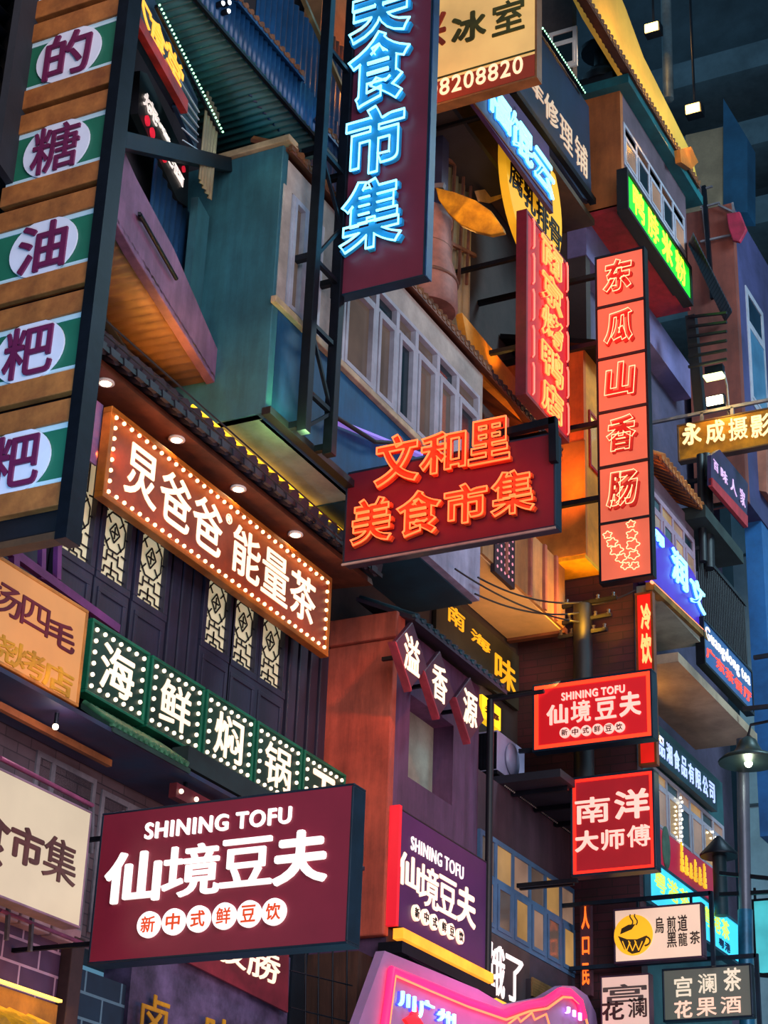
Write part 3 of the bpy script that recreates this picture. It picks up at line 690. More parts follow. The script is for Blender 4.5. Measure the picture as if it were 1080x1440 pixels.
# blue corrugated balcony over the teal flank
f = FY(-.90); zb = 14.66
struct('ceiling_corrugated', MB().corr(FZ(14.70), 9.5, 15.6, -.92, .35, 0, .022, .11), corr_teal, 'teal corrugated sheet ceiling seen from below')
t = thing('corrugated_balcony', 'blue corrugated balcony front with a row of brown tile caps, top centre left', 'balcony', (14, -.9, zb))
obj('sheet_front', MB().corr(f, 11.6, 15.95, zb, 15.22, 0, .018, .095), corr_blue, t)
eave(t, 13.4, 14.85, -.78, 15.32, -.96, 15.23, .11, tile_brown, corr_blue, .04)
eave(t, 15.2, 17.0, -.78, 15.02, -.96, 14.90, .11, tile_brown, corr_blue, .04)
obj('sheet_back', MB().corr(FY(-.60), 14.30, 17.0, 14.7, 16.6, 0, .018, .12), corr_blue, t)
obj('edge_rail', MB().bar((11.6, -.92, zb), (16, -.92, zb), .04), darkst, t)
t = thing('spotlight_cluster', 'cluster of small white spotlights high on the blue balcony', 'lamp', FY(-.95).hit(315, 10))
for x, y in ((312, 5), (321, 4), (320, 16)):
    p = FY(-.97).hit(x, y); h = obj('housing', MB().lathe(p+V((0, .06, 0)), [(.03, 0), (.035, .05), (.03, .07)], 10, (0, -1, 0)), darkst, t); obj('lens', MB().sphere(p+V((0, -.01, 0)), .026, 10, 6), led_w, h)
# upper warm rooms behind the truss
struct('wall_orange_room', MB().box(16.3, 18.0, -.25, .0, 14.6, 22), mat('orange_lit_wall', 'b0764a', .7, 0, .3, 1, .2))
f = FY(-.30); a0, a1, b0, b1 = f.tlbr(468, 20, 486, 95)
tag(obj('metal_sheet', MB().corr(f, 16.55, 17.4, 15.7, 17.3, 0, .02, .1), mat('rust_panel', '9a5430', .5, .1, .4, 2, .2)), 'rust coloured corrugated sheet left of the tall blue neon sign', 'panel')
point('orange_room_light', (17.0, -.9, 17.0), 'ff9838', 26, .1)
g = MB().bar(FY(-.95).hit(423, -10), FY(-.95).hit(484, 132), .05, .05); tag(obj('diagonal_pole', g, mat('brass_pole', '8a7048', .4, .4)), 'slanting pole crossing the blue balcony at the top', 'pole')

# ------------------------------------------------------------------ truss mast
Yt = -1.2; f = FY(Yt)
t = thing('truss_mast', 'black steel ladder truss on the teal bay carrying the tall blue neon sign', 'mast', (15.15, Yt, 10.7))
for x in (14.87, 15.42): obj('post', MB().box(x-.055, x+.055, Yt-.055, Yt+.055, 10.70, 17.5), darkst, t, bevel=.006)
for z in (11.2, 12.0, 12.78, 14.2, 15.6): obj('rung', MB().bar((14.87, Yt, z), (15.42, Yt, z), .05), darkst, t)
for A_, B_ in ((10.75, 11.2), (12.0, 11.2), (12.78, 13.5), (14.2, 13.5)): obj('brace', MB().bar((14.87, Yt, A_), (15.42, Yt, B_), .035), darkst, t)
for z in (10.80, 12.82, 14.2):
    for x in (14.87, 15.42): obj('wall_arm', MB().bar((x, Yt, z), (x, by-.02, z), .07, .07), darkst, t)
g = MB().tube([V((14.9, Yt-.02, 11.2)), V((15.6, -1.12, 11.28)), V((16.6, -1.10, 11.45)), V((17.6, -1.12, 11.9))], .025); tag(obj('conduit', g, rubber), 'black cable sagging across the deep teal wall under the bay windows', 'cable')
g = MB().bar(FY(-1.05).hit(470, 592), FY(-1.05).hit(590, 640), .09, .03); tag(obj('neon_lamp_tube', g, emit('violet_tube', '8a74d8', .7)), 'violet tube lamp across the teal wall above the red neon sign', 'lamp')
area('bay_uplight', (14.75, -1.25, 10.62), (14.7, -.95, 11.6), .5, .1, 'b8ff9a', 14)
spot('flank_light', (13.7, -1.2, 14.3), (14.5, -.5, 12.9), 'e8ffd8', 22, 80, 1)

# ------------------------------------------------------------------ projecting signs
def psign(name, label, X, TL, TR, BR, BL, depth, mface, mframe, rim=.04, lip=.015):
    f = FX(X); a0, a1, b0, b1 = f.rect(TL, TR, BR, BL)
    t = thing(name, label, 'sign', f.w(a0, b0)); panel(t, f, a0, a1, b0, b1, depth, mface, mframe, rim, lip)
    return t, f, (a0, a1, b0, b1)
def arms(t, f, R, wall_y, m, zs=(.15, .85)):
    for k in zs:
        z = R[2]+(R[3]-R[2])*k; obj('wall_bracket', MB().bar(f.w(R[0], z, -.08), (f.o.x+.08, wall_y, z), .035), m, t)
def letters(t, f, s, qs, c, m, depth=.02, off=.03, name='letter', italic=0.0):
    for ch, q in zip(s, qs): put(g := MB(), f, ch, *f.tlbr(*q), c, depth, off, italic=italic); obj(name, g, m, t)
def seals(t, f, s, cs, r, c, mdisc, mchar):
    for ch, (x, y) in zip(s, cs):
        a, b = f.px(x, y); d = obj('seal', MB().disc(f, a, b, r, c, c+.03), mdisc, t)
        put(g := MB(), f, ch, a-r*.62, a+r*.62, b-r*.62, b+r*.62, c+.03, .006, .02); obj('letter', g, mchar, d)
maroon = mat('maroon_enamel', '8a2238', .38, 0, .15, 1.2, .03)
t, f, R = psign('shop_sign', 'large maroon projecting sign with glowing white characters and six round seals, front left', 12.67, (141, 1145), (497, 1100), (490, 1328), (126, 1355), .20, maroon, mat('blue_black_edge', '10263a', .4, .2), .02, .004)
line(t, f, 'SHINING TOFU', f.tlbr(206, 1158, 410, 1158), 0, white_l, .02, .022, 'latin_lettering')
letters(t, f, '仙境豆夫', ((152, 1202, 224, 1266), (233, 1192, 308, 1257), (314, 1183, 382, 1243), (388, 1172, 460, 1240)), 0, white_l, .025, .045)
seals(t, f, '新中式鲜豆饮', ((211, 1301), (246, 1297), (281, 1293), (317, 1289), (352, 1286), (387, 1283)), .105, 0, white_l, emit('vermilion_letter', 'd8481c', .5))
arms(t, f, R, .1, darkst)
# purple sign on the wall
f = FY(-.90); R = (17.92, 20.17, 6.40, 7.68)
t = thing('shop_sign', 'purple flat sign with white characters on the purple wall, orange strip along its foot', 'sign', (19, -.9, 6.4))
panel(t, f, *R, .12, mat('aubergine_enamel', '4a2158', .45, 0, .2, 1.4, .05), blacks, .02, .004)
line(t, f, 'SHINING TOFU', f.tlbr(578, 1175, 651, 1238), 0, white_l, .02, .005, 'latin_lettering')
letters(t, f, '仙境豆夫', ((560, 1193, 589, 1257), (590, 1211, 616, 1284), (617, 1228, 641, 1294), (643, 1240, 668, 1309)), 0, cream_l, .02, .035)
seals(t, f, '新中式鲜豆饮', ((583, 1284), (596, 1290), (608, 1297), (621, 1304), (632, 1310), (645, 1317)), .088, 0, cream_l, blacks)
obj('light_strip', MB().box(17.86, 20.17, -1.0, -.88, 6.26, 6.37), emit('orange_strip', 'ff9a2a', 1.3, None, .5, .3, 3), t)
obj('side_light', MB().box(17.84, 17.90, -.92, -.80, 6.40, 7.70), emit('red_side', 'c01828', .9), t)
tag(obj('sign_ledge', MB().box(17.8, 20.2, -1.02, -.74, 6.10, 6.22).bar((18.0, -.98, 6.12), (20.1, -.98, 6.0), .05), darkst), 'dark steel ledge under the purple flat sign', 'ledge')
# diamond boards
for ch, (cx_, cy_), lb in zip('溢香源', ((579, 921), (618, 961), (661, 997)), ('first dark diamond board, next to the red column', 'middle diamond board with a pinkish lower edge', 'third diamond board, at the right end over the pipe')):
    f = FY(-1.14); cx, cz = f.px(cx_, cy_); t = thing('diamond_board', lb, 'sign', (cx, -1.14, cz-.4), 'diamond character boards')
    h = .40; obj('board', MB().poly(f, [(cx-h, cz), (cx, cz-h*.98), (cx+h, cz), (cx, cz+h*.98)], -.06, 0), mat('plum_board', '4a2038', .5, 0, .3, 2), t, bevel=.01)
    obj('edge', MB().poly(f, [(cx-h*1.08, cz), (cx, cz-h*1.06), (cx, cz-h*.96), (cx-h*.98, cz)], -.08, .012), mat('rose_edge', '9a3444', .5), t)
    obj('wall_bracket', MB().bar((cx, -1.08, cz), (cx, -.78, cz), .04), darkst, t)
    word(t, f, ch, (cx-.19, cx+.19, cz-.21, cz+.21), .0, cream_l, .012, .03, 'letter', pad=0)
# wen he li red neon
nface = mat('orange_letter_block', 'd8481c', .5, 0, .2, 3, .05); ntube = emit('orange_neon_tube', 'ff7038', 1.7)
t, f, R = psign('neon_sign', 'dark red projecting sign with two rows of orange neon characters, in the centre', 16.28, (485, 655), (780, 618), (783, 738), (484, 795), .16, mat('dark_red_enamel', '5a1020', .4, 0, .2, 1.4, .05), mat('blue_black_edge', '10263a', .4, .2), .025, .004)
R = f.rect((485, 655), (780, 590), (783, 738), (484, 795))
for ch, q in zip('文和里', ((533, 622, 594, 680), (596, 618, 660, 663), (664, 600, 722, 650))): neon(t, f, ch, f.tlbr(*q), .015, nface, ntube, .05, .012, .034)
for ch, q in zip('美食市集', ((500, 710, 556, 763), (563, 700, 625, 752), (630, 690, 690, 735), (695, 672, 757, 722))): neon(t, f, ch, f.tlbr(*q), .015, nface, ntube, .05, .012, .034)
a1, b1 = f.px(783, 738); a9, b9 = f.px(781, 590)
obj('foot_rail', MB().fb(f, R[0], R[1], R[2]-.025, R[2]-.003, .0, .02), mat('pale_rail', 'a08c80', .5), t)
bars('mounting_bar', t, ((f.hit(779, 650, .03), f.hit(778, 588, .03)), (f.hit(781, 592, .03), f.hit(700, 612, .03)),  (f.w(R[0]+.1, R[3]-.1, -.1), f.w(R[0]+.1, R[3]-.4, -.1)), (f.w(R[0]-.4, R[3]-.12, -.1), f.w(R[0]+.9, R[3]-.12, -.1))), .08, darkst)
area('wen_glow', f.w((R[0]+R[1])/2, R[3]-.6, .45), f.w((R[0]+R[1])/2, R[3]-.6, 0), 2.0, .7, 'ff2414', 11)
# tall blue neon
nblue = mat('blue_letter_block', '1e8fc8', .5, 0, .15, 3, .05); tblue = emit('cyan_neon_tube', '7fe0ff', 2.6)
t, f, R = psign('neon_sign', 'tall dark purple vertical sign with blue neon characters at the top centre', 15.42, (488, -60), (610, -90), (598, 388), (467, 418), .14, mat('plum_enamel', '6a2438', .4, 0, .2, 1.2, .04), mat('blue_black_edge', '10263a', .4, .2), .02, .004)
for ch, q in zip('美食市集', ((500, -38, 582, 46), (496, 62, 580, 140), (493, 166, 572, 238), (486, 268, 570, 344))):
    neon(t, f, ch, f.tlbr(*q), .015, nblue, tblue, .05, .0115, .04)
obj('edge_tube', MB().box(15.42, 15.56, -R[1]-.02, -R[1]-.005, R[2], R[3]), mat('blue_edge', '22406a', .4), t)
# wooden tower of boards
Xd = 10.80; f = FX(Xd); aR = f.px(92, 735)[0]; aL = .46
t = thing('snack_tower', 'tall wooden projecting tower of white discs on green panels with purple characters, left edge', 'sign', f.w(aL, 7.75))
zr = [f.px(160, 25)[1], f.px(138, 158)[1]]
plank = mat('orange_plank', 'c07438', .6, 0, .4, 3, .2, False, '8a4a22'); gpan = mat('green_panel', '1f6a52', .5, 0, .2, 2, .05); wdisc = mat('pale_disc', 'e2e0f4', .5, 0, .1, 2, .02); wstr = mat('pale_stripe', 'c0d8e6', .5, 0, .1, 2, .02); purl = mat('plum_letter', '6a1848', .5, 0, .15, 3, .02)
pit = zr[0]-zr[1]; edge = []
for i, ch in enumerate(['烤', '的', '糖', '油', '粑', '粑']):
    zt_ = f.px(160, 25)[1] - (i-1)*pit; zb_ = zt_ - pit*.535
    pl = obj('green_panel', MB().fb(f, aL, aR-.05, zb_, zt_, -.05, 0), gpan, t)
    h = zt_-zb_
    obj('plank', MB().fb(f, aL-.02, aR-.04, zt_+.0, zt_+pit*.2, -.05, .03), plank, t, bevel=.008)
    obj('plank', MB().fb(f, aL-.02, aR-.04, zb_-pit*.2, zb_, -.05, .03), plank, t, bevel=.008)
    obj('stripe', MB().fb(f, aL, aR-.05, zt_-h*.09, zt_, 0, .006).fb(f, aL, aR-.05, zb_, zb_+h*.09, 0, .006), wstr, pl)
    ac = (aL+aR-.05)/2; zc = (zt_+zb_)/2
    d = obj('disc', MB().disc(f, ac, zc, h*.64, .004, .02, 40, h*.54), wdisc, pl)
    if i: 
        put(g := MB(), f, ch, ac-h*.46, ac+h*.46, zc-h*.45, zc+h*.45, .02, .02, .05, italic=.0); obj('letter', g, purl, pl)
obj('post', MB().fb(f, aR-.05, aR+.06, 7.70, 16, -.14, .05), darkst, t); obj('post', MB().fb(f, aL-.05, aL+.02, 7.75, 16, -.14, -.05), darkst, t)
obj('bottom_rail', MB().fb(f, aL-.02, aR-.04, 7.72, 7.78, -.10, .03), mat('dark_plank', '5a3a24', .6), t)
obj('backing', MB().fb(f, aL, aR-.05, 7.8, 16, -.09, -.055), blacks, t)
bars('wall_bracket', t, ((f.w(aL, 9.0, -.1), (Xd+.1, .05, 9.0)), (f.w(aL, 10.8, -.1), (Xd+.1, .05, 10.8))), .06, darkst)
spot('tower_wash', (7.5, -2.8, 5.5), (10.8, -.9, 8.4), '86ccff', 620, 50, 1)
spot('tower_wash_warm', (8.6, -2.0, 15.5), (10.8, -.9, 12.4), 'ffc898', 130, 70, 1)
# dark corrugated wall left of the tower
g = MB().corr(FY(-.1), 8.6, 10.9, 7.9, 16, 0, .03, .2, along='a'); struct('wall_shutter_left', g, mat('indigo_sheet', '243150', .5, .2, .4, 1.5, .2))

# cream ice-room sign
cl = emit('cream_glow_panel', 'f0bc68', .6, 'b89868', .5, .35, 1.0)
t = None; X = 18.0; f = FX(X); a0, a1, b0, b1 = f.rect((600, -40), (755, -85), (756, 110), (603, 150))
t = thing('lightbox', 'cream glowing projecting sign with green characters over a brown phone number band, top', 'sign', f.w(a0, b0))
panel(t, f, a0, a1, b0, b1, .16, cl, mat('ochre_metal', '8a5a34', .5), .03, .01)
bb = f.px(740, 80)[1]
obj('number_band', MB().fb(f, a0+.03, a1-.03, b0+.03, bb, 0, .012), mat('brick_red_band', '9c3a24', .5, 0, .15, 2), t)
line(t, f, '4008208820', (f.px(569, 120)[0], f.px(736, 95)[0], f.px(700, 113)[1], f.px(700, 89)[1]), .012, emit('peach_letter', 'ffd0a8', .9), .01, .012, 'phone_number')
gl = mat('olive_letter', '4a4a1c', .5)
letters(t, f, '冰室', ((636, 25, 684, 52), (693, 8, 738, 40)), 0, gl, .02, .03); letters(t, f, '兴', ((583, 28, 627, 63),), 0, mat('red_ochre_letter', 'a83c20', .5), .02, .03)
obj('green_rule', MB().fb(f, a0+.03, a1-.03, bb+.05, bb+.075, 0, .01), gl, t)
bars('hanger', t, (((X+.1, -1.0, b0+.2), (X+.1, .02, b0+.2)), ((X+.1, -1.0, b1-.2), (X+.1, .02, b1-.2))), .06, darkst)
# red dong gua board
lightred = emit('coral_lightbox', 'ff7450', .56, 'b05040', .5, .18, 1.4); hot = emit('coral_neon_tube', 'ffb888', 1.5); redl = mat('red_letter_block', 'c81c14', .6, 0, .1, 3, 0)
X = 21.6; f = FX(X); a0, a1, b0, b1 = f.rect((838, 362), (906, 348), (915, 805), (844, 822))
t = thing('stacked_sign', 'tall coral sign of six stacked boxes with neon edged characters, right of centre', 'sign', f.w(a0, b0))
n = 6; hh = (b1-b0)/n
for i in range(1, 6): obj('divider', MB().fb(f, a0, a1, b1-i*hh-.018, b1-i*hh+.018, -.1, .012), blacks, t)
for i, ch in enumerate('东瓜山香肠'):
    z1_ = b1-i*hh; z0_ = z1_-hh
    bx = obj('light_panel', MB().fb(f, a0+.01, a1-.01, z0_+.022, z1_-.022, -.1, 0), lightred, t, bevel=.01)
    k = .17; put(g := MB(), f, ch, a0+.15, a1-.13, z0_+hh*.2, z1_-hh*.17, 0, .03, .06, italic=.08, cap=.62); obj('letter', g, redl, bx)
    put(g := MB(), f, ch, a0+.13, a1-.15, z0_+hh*.22, z1_-hh*.15, .045, .02, .06, tube=.009, italic=.08); obj('neon_tube', g, hot, bx)
bx = obj('light_panel', MB().fb(f, a0+.01, a1-.01, b0+.012, b0+hh-.012, -.1, 0), lightred, t, bevel=.01)
g = MB(); ac = (a0+a1)/2
for (sx, sy, ex, ey) in ((a0+.12, b0+hh*.78, a0+.36, b0+hh*.20), (a1-.26, b0+hh*.90, a1-.22, b0+hh*.18)):
    for k in range(5):
        s = k/4; x, y = sx+(ex-sx)*s, sy+(ey-sy)*s; r = .075-.012*abs(2-k); P_ = []
        for j in range(25):
            q = 2*math.pi*j/24; rr = r*(1+.22*math.sin(5*q+k)); P_.append(f.w(x+rr*math.cos(q)*1.1, y+rr*math.sin(q)*.9, .03))
        g.tube(P_, .008, 6)
obj('neon_drawing', g, hot, bx, 'two neon outlined skewers of sausages')
g = MB().rim(f, a0-.015, a1+.015, b0-.015, b1+.015, .03, -.14, .004).fb(f, a0, a1, b0, b1, -.14, -.105)
obj('frame', g, darkst, t)
for z in (b1-.25, b1-1.35, b1-2.6, b0+1.25): obj('wall_bracket', MB().bar((X+.07, -a0, z), (X+.07, .03, z), .07), darkst, t)
area('coral_glow', f.w(ac, b0+2.4, .7), (25, 0, 14), .3, 3, 'ff4830', 1)
# red shining tofu box
redb = emit('deep_red_lightbox', 'd0141c', .55, 'b01820', .4); rimr = emit('red_rim_glow', 'ff3a1c', 1.5); rosy = emit('rosy_letter', 'ffb8a8', .95)
t, f, R = psign('lightbox', 'bright red projecting lightbox with pale characters and glowing edge, on the maroon brick side', 21.6, (750, 962), (917, 942), (920, 1036), (748, 1060), .16, redb, mat('blue_black_edge', '10263a', .4, .2), .03, .02)
obj('edge_light', MB().rim(f, R[0]+.03, R[1]-.03, R[2]+.03, R[3]-.03, .05, 0, .015), rimr, t)
line(t, f, 'SHINING TOFU', f.tlbr(790, 975, 879, 974), 0, rosy, .02, .02, 'latin_lettering')
letters(t, f, '仙境豆夫', ((769, 993, 799, 1017), (803, 987, 831, 1014), (837, 983, 867, 1009), (871, 975, 902, 1005)), 0, rosy, .02, .04)
seals(t, f, '新中式鲜豆饮', ((795, 1031), (810, 1030), (825, 1028), (841, 1026), (857, 1025), (872, 1023)), .068, 0, rosy, mat('brown_letter', '5a2c2c', .5))
bars('wall_bracket', t, ((f.w(R[0], R[3]-.06, -.08), (X+.05, .02, R[3]-.06)), (f.w(R[0], R[2]+.06, -.08), (X+.05, -.66, R[2]+.06))), .05, darkst); area('red_box_glow', f.w((R[0]+R[1])/2, R[2]+.4, .3), (X-3, -1.5, 8), 1.4, .8, 'ff2020', 2)
# nanyang red box
t, f, R = psign('lightbox', 'square red lightbox with two rows of pale block characters and a glowing red edge', 21.35, (803, 1095), (922, 1080), (922, 1225), (803, 1232), .16, emit('dim_red_lightbox', 'a01420', .5, '8a1820', .4, .2, 2), mat('blue_black_edge', '10263a', .4, .2), .03, .02)
obj('edge_light', MB().rim(f, R[0]+.03, R[1]-.03, R[2]+.03, R[3]-.03, .035, 0, .015), emit('red_rim_glow_b', 'ff2818', 1.4), t)
letters(t, f, '南洋', ((809, 1124, 858, 1155), (864, 1113, 914, 1149)), 0, rosy, .02, .05)
letters(t, f, '大师傅', ((809, 1170, 842, 1196), (846, 1168, 879, 1193), (882, 1162, 915, 1189)), 0, rosy, .02, .035)
bars('wall_bracket', t, (((21.43, -R[0], R[3]-.1), (21.43, .02, R[3]-.1)), ((21.43, -R[0], R[2]-.05), (21.43, -.74, R[2]-.05))), .05, darkst)
for p, q, lb in (((675, 1258), (812, 1238), 'long thin black bar under the square red lightbox, crossing the blue windows'),):
    f2 = FX(21.3); A = f2.hit(*q); B = V((21.3, -.8, A.z)); tag(obj('sign_bar', MB().bar(A, B, .05), darkst), lb, 'bracket')
# ------------------------------------------------------------------ middle recess
f = FY(-.02)
t = thing('shop_board', 'dark olive wall board with tall yellow characters, behind the cream soffit', 'sign', f.w(22, 10.7))
obj('face_panel', MB().fb(f, 20.4, 23.05, 10.62, 11.42, -.02, .03), mat('olive_board', '2e2c1e', .6, 0, .4, 3), t)
yg = emit('gold_letter', 'f0b020', .55)
letters(t, f, '南海味', ((626, 846, 650, 892), (659, 882, 686, 922), (693, 914, 722, 980)), .03, yg, .03, .04)
f = FY(-.3); a0, a1, b0, b1 = f.tlbr(678, 976, 704, 1028)
t = thing('small_lightbox', 'small yellow glowing sign under the olive board, above the air conditioner', 'sign', f.w(a0, b0))
obj('face_panel', MB().fb(f, a0, a1, b0, b1, -.1, 0), emit('yellow_glow', 'ffc81e', .9, None, .5, .2, 3), t)
word(t, f, '海', (a0+.08, a1-.06, b0+.1, b1-.12), 0, mat('dark_red_mark', '6a2410', .5), .01, .05, 'letter', pad=0)
# air conditioner
f = FY(-.60); a0, a1, b0, b1 = f.tlbr(700, 1026, 738, 1112)
t = thing('air_conditioner', 'pale lilac air conditioner box under the small yellow sign', 'air conditioner', f.w(a0, b0))
acm = mat('lilac_casing', '9a94b4', .45, .1, .15, 3, .05)
obj('casing', MB().box(a0, a1, -.60, -.18, b0, b1), acm, t, bevel=.015)
g = MB()
for i in range(8): g.box(a0-.02, a0-.005, -.57+i*.045, -.55+i*.045, b0+.05, b1-.05)
g.box(a0-.015, a0-.002, -.59, -.19, b0+.03, b1-.03); obj('side_grille', g, darkst, t)
obj('fan_ring', MB().lathe(((a0+a1)/2, -.605, (b0+b1)/2), [(.2, 0), (.22, .015), (.02, .02)], 24, (0, -1, 0)), acm, t)
obj('support', MB().box(a0-.05, a1+.05, -.62, .02, b0-.05, b0), darkst, t)
# cream soffit box
bx = FY(-.80)
cz = 11.58
t = thing('timber_balcony', 'amber lit timber balcony with a cream underside, right below the red neon sign', 'balcony', (21.5, -.8, cz))
obj('underside', MB().box(20.05, 22.78, -.80, .0, cz, cz+.08), creamplaster, t)
obj('front', MB().box(20.05, 22.80, -.84, -.72, cz+.02, 12.55), mat('honey_wood', 'a87848', .6, 0, .35, 2, .2, True), t)
for x in (20.7, 21.5, 22.0, 22.4): obj('batten', MB().box(x, x+.07, -.88, -.84, cz+.02, 12.55), mat('rosy_batten', 'a05a48', .6, 0, .3, 2, .1), t)
a0, a1, b0, b1 = bx.tlbr(690, 770, 718, 800)
obj('fret_window', MB().fb(bx, a0, a1, b0-.3, b1+.35, .0, .06), mat('plum_dark', '2a1626', .6), t)
g = MB()
for i in range(5):
    for j in range(8): g.disc(bx, a0+.08+i*(a1-a0-.16)/4, b0-.2+j*.11, .022, .06, .066, 8)
obj('fret_lattice', g, emit('fret_light', 'd88a9a', .6), t)
obj('edge_beam', MB().box(22.74, 22.84, -.86, .0, cz-.04, cz+.04), woodbrown, t)
area('cream_soffit_lamp', (21.5, -1.3, 10.4), (21.6, -.4, 11.6), .5, .3, 'ffc078', 20)
# orange tower
t = thing('orange_bay', 'orange lit bay with a yellow underside between the red neon and the coral stacked sign', 'bay', (22.9, -1, 12.6))
tz = max(12.57, FX(22.55).px(800, 795)[1]); yr_ = -FX(22.55).px(821, 600)[0]
obj('flank', MB().box(22.55, 22.65, yr_, -.02, tz, 15.9), orangepaint, t)
obj('front', MB().box(22.65, 23.15, yr_, yr_+.10, tz, 15.9), mat('amber_paint', 'e88a20', .6, 0, .3, 1.4, .2), t)
obj('underside', MB().box(22.55, 23.16, yr_, .0, tz-.06, tz), yellowpaint, t)
obj('flank_lower', MB().box(22.53, 22.56, yr_-.02, -.02, tz, tz+1.75), mat('ochre_panel', 'b8742a', .6, 0, .3, 1.5, .2), t)
obj('roof', MB().hexa([(22.4, yr_-.25, 15.75), (23.17, yr_-.25, 15.75), (23.17, yr_-.25, 15.83), (22.4, yr_-.25, 15.83), (22.4, 0, 16.2), (23.17, 0, 16.2), (23.17, 0, 16.28), (22.4, 0, 16.28)]), darkst, t)
g = MB().rim(FY(yr_), 22.72, 23.1, 14.0, 14.9, .04, 0, .03); w_ = obj('window_frame', g, redpaint, t); obj('pane', MB().box(22.74, 23.08, yr_-.01, yr_-.002, 14.02, 14.88), g_warm2, w_)
area('orange_lamp', (22.0, -1.2, 13.4), (22.6, -.6, 14.4), .3, .3, 'ff8420', 22)
area('yellow_under', (22.3, -1.3, tz-1.0), (22.9, -.6, tz), .3, .3, 'ffb020', 26)
# utility pole
t = thing('utility_pole', 'black pole with cross arms and insulators in front of the maroon brick', 'pole', FX(22.7).hit(822, 1010))
p = FX(22.7).hit(820, 960); px_, py_ = p.x, p.y; ztp = FX(22.7).hit(816, 852).z
obj('post', MB().lathe((px_, py_, 8.9), [(.14, 0), (.13, ztp-8.9)], 14), blacks, t)
for dz, L_ in ((.02, .5), (-.22, .42), (-.42, .35)):
    ar = obj('cross_arm', MB().bar((px_, py_+L_, ztp+dz), (px_, py_-L_, ztp+dz+.02), .05), blacks, t)
    for k in (-.9, -.45, .45, .9): obj('insulator', MB().lathe((px_, py_+L_*k, ztp+dz+.02), [(.025, 0), (.03, .03), (.015, .05), (.026, .08), (.01, .09)], 10), mat('dark_porcelain', '4a464e', .3), ar)
for i, (q, b) in enumerate((((672, 812), (800, 858)), ((668, 835), (800, 866)), ((640, 800), (806, 850)))):
    wires('cable', ['upper black cable from the lilac bay end to the pole', 'lower black cable sagging under the cream soffit', 'long black cable from behind the red neon sign to the pole'][i], (FY(-1.05).hit(*q), V((px_, py_, ztp+.05-.15*i))), .012, rubber, .12)
for i, (q, b) in enumerate((((125, 430), (480, 745)), ((122, 448), (480, 760)))):
    wires('cable', ['upper of two black cables running along the dark eave', 'lower of two black cables running along the dark eave'][i], (FY(-.95).hit(*q), FY(-.95).hit(*b)), .010, rubber, .0)
wires('cable', 'thin black cable from the pole towards the coral sign', (V((px_, py_, ztp)), FX(23.0).hit(893, 830)), .012, rubber, .05)
# recess above: corrugated sheet, tank, leaf sign, balcony grid
f = FY(-.25); a0, a1, b0, b1 = f.tlbr(668, 330, 715, 520)
tag(obj('corrugated_wall_sheet', MB().corr(f, 19.55, 20.75, 14.6, 18.6, 0, .04, .22), corr_grey), 'tall ribbed metal sheet lit yellow at its foot, left of the red neon sign', 'panel')
spot('sheet_light', (20.4, -1.1, 14.3), (20.2, -.25, 16), 'ffb850', 34, 80, 1)
f = FX(18.6); c = f.hit(640, 395)
t = thing('water_tank', 'round rust pink water drum on the roof behind the tall blue neon sign', 'tank', (c.x, c.y, c.z-1))
obj('drum', MB().lathe((18.75, -.55, 14.45), [(.42, 0), (.45, .05), (.43, .5), (.36, .75), (.34, 1.3), (.36, 1.32), (.36, 1.38), (.3, 1.5)], 28), mat('rose_rust_drum', '9a6258', .6, .1, .4, 2, .25), t)
g = MB()
for k in (.4, .9): g.lathe((18.75, -.55, 14.45+k), [(.44-.1*(k > .5), 0), (.46-.1*(k > .5), .02), (.44-.1*(k > .5), .05)], 28)
obj('hoops', g, woodbrown, t)
t = thing('leaf_sign', 'yellow leaf shaped board hanging out beside the tall blue neon sign', 'sign', FX(18.4).hit(650, 290))
f = FX(18.4)
P = [(612, 263), (640, 270), (668, 281), (690, 296), (707, 320), (709, 326), (690, 330), (668, 325), (648, 316), (630, 300), (616, 280)]
obj('leaf', MB().pxpoly(f, P, -.08, 0), mat('mottled_yellow', 'd89a1e', .5, 0, .4, 5, .1, False, '9a6414'), t, bevel=.015)
obj('stalk', MB().bar(f.hit(585, 264, -.04), f.hit(625, 262, -.04), .07), winold, t)
area('leaf_lamp', f.hit(650, 260, .8), f.hit(660, 300), .2, .2, 'ffb84a', 9)
f = FY(-.35); t = thing('balcony_grid', 'dim balcony railing and bars behind the leaf board', 'railing', f.hit(640, 330))
g = MB()
for x in (600, 610, 620, 632, 645, 656): g.bar(f.hit(x+10, 180), f.hit(x, 400), .035)
for y in (180, 215, 330): g.bar(f.hit(590, y-10), f.hit(668, y+30), .05)
obj('bars', g, mat('rust_bars', '6a4236', .6, 0, .4, 4), t)
obj('lit_slats', MB().bar(f.hit(612, 330), f.hit(620, 390), .05, .03).bar(f.hit(596, 318), f.hit(622, 340), .03, .03), emit('amber_slat', 'ffb840', .9), t)
point('recess_lamp', f.hit(635, 360, .4), 'ffb050', 9, .08)
g = MB().pxpoly(FY(-.62), [(585, 350), (606, 372), (604, 425), (585, 440)], -.1, 0); tag(obj('yellow_board', g, yellowpaint), 'strip of bright yellow board right under the tall blue neon sign', 'panel')
struct('wall_recess_soffit', MB().box(17.2, 20.9, -.85, 0, 17.6, 17.7), darkwall)
struct('wall_recess_shaft', MB().box(19.3, 19.5, -.5, 0, 14.5, 17.6), mat('slate_blue_post', '262a48', .6))
g = MB().pxpoly(FY(-.5), [(670, 268), (710, 262), (712, 276), (690, 285), (675, 283)], -.03, .0); tag(obj('scalloped_valance', g, mat('sand_valance', 'b08a60', .6)), 'small sand coloured scalloped edge above the leaf board', 'valance')
for q in (((668, 210), (708, 262)), ((655, 210), (705, 268))): pass

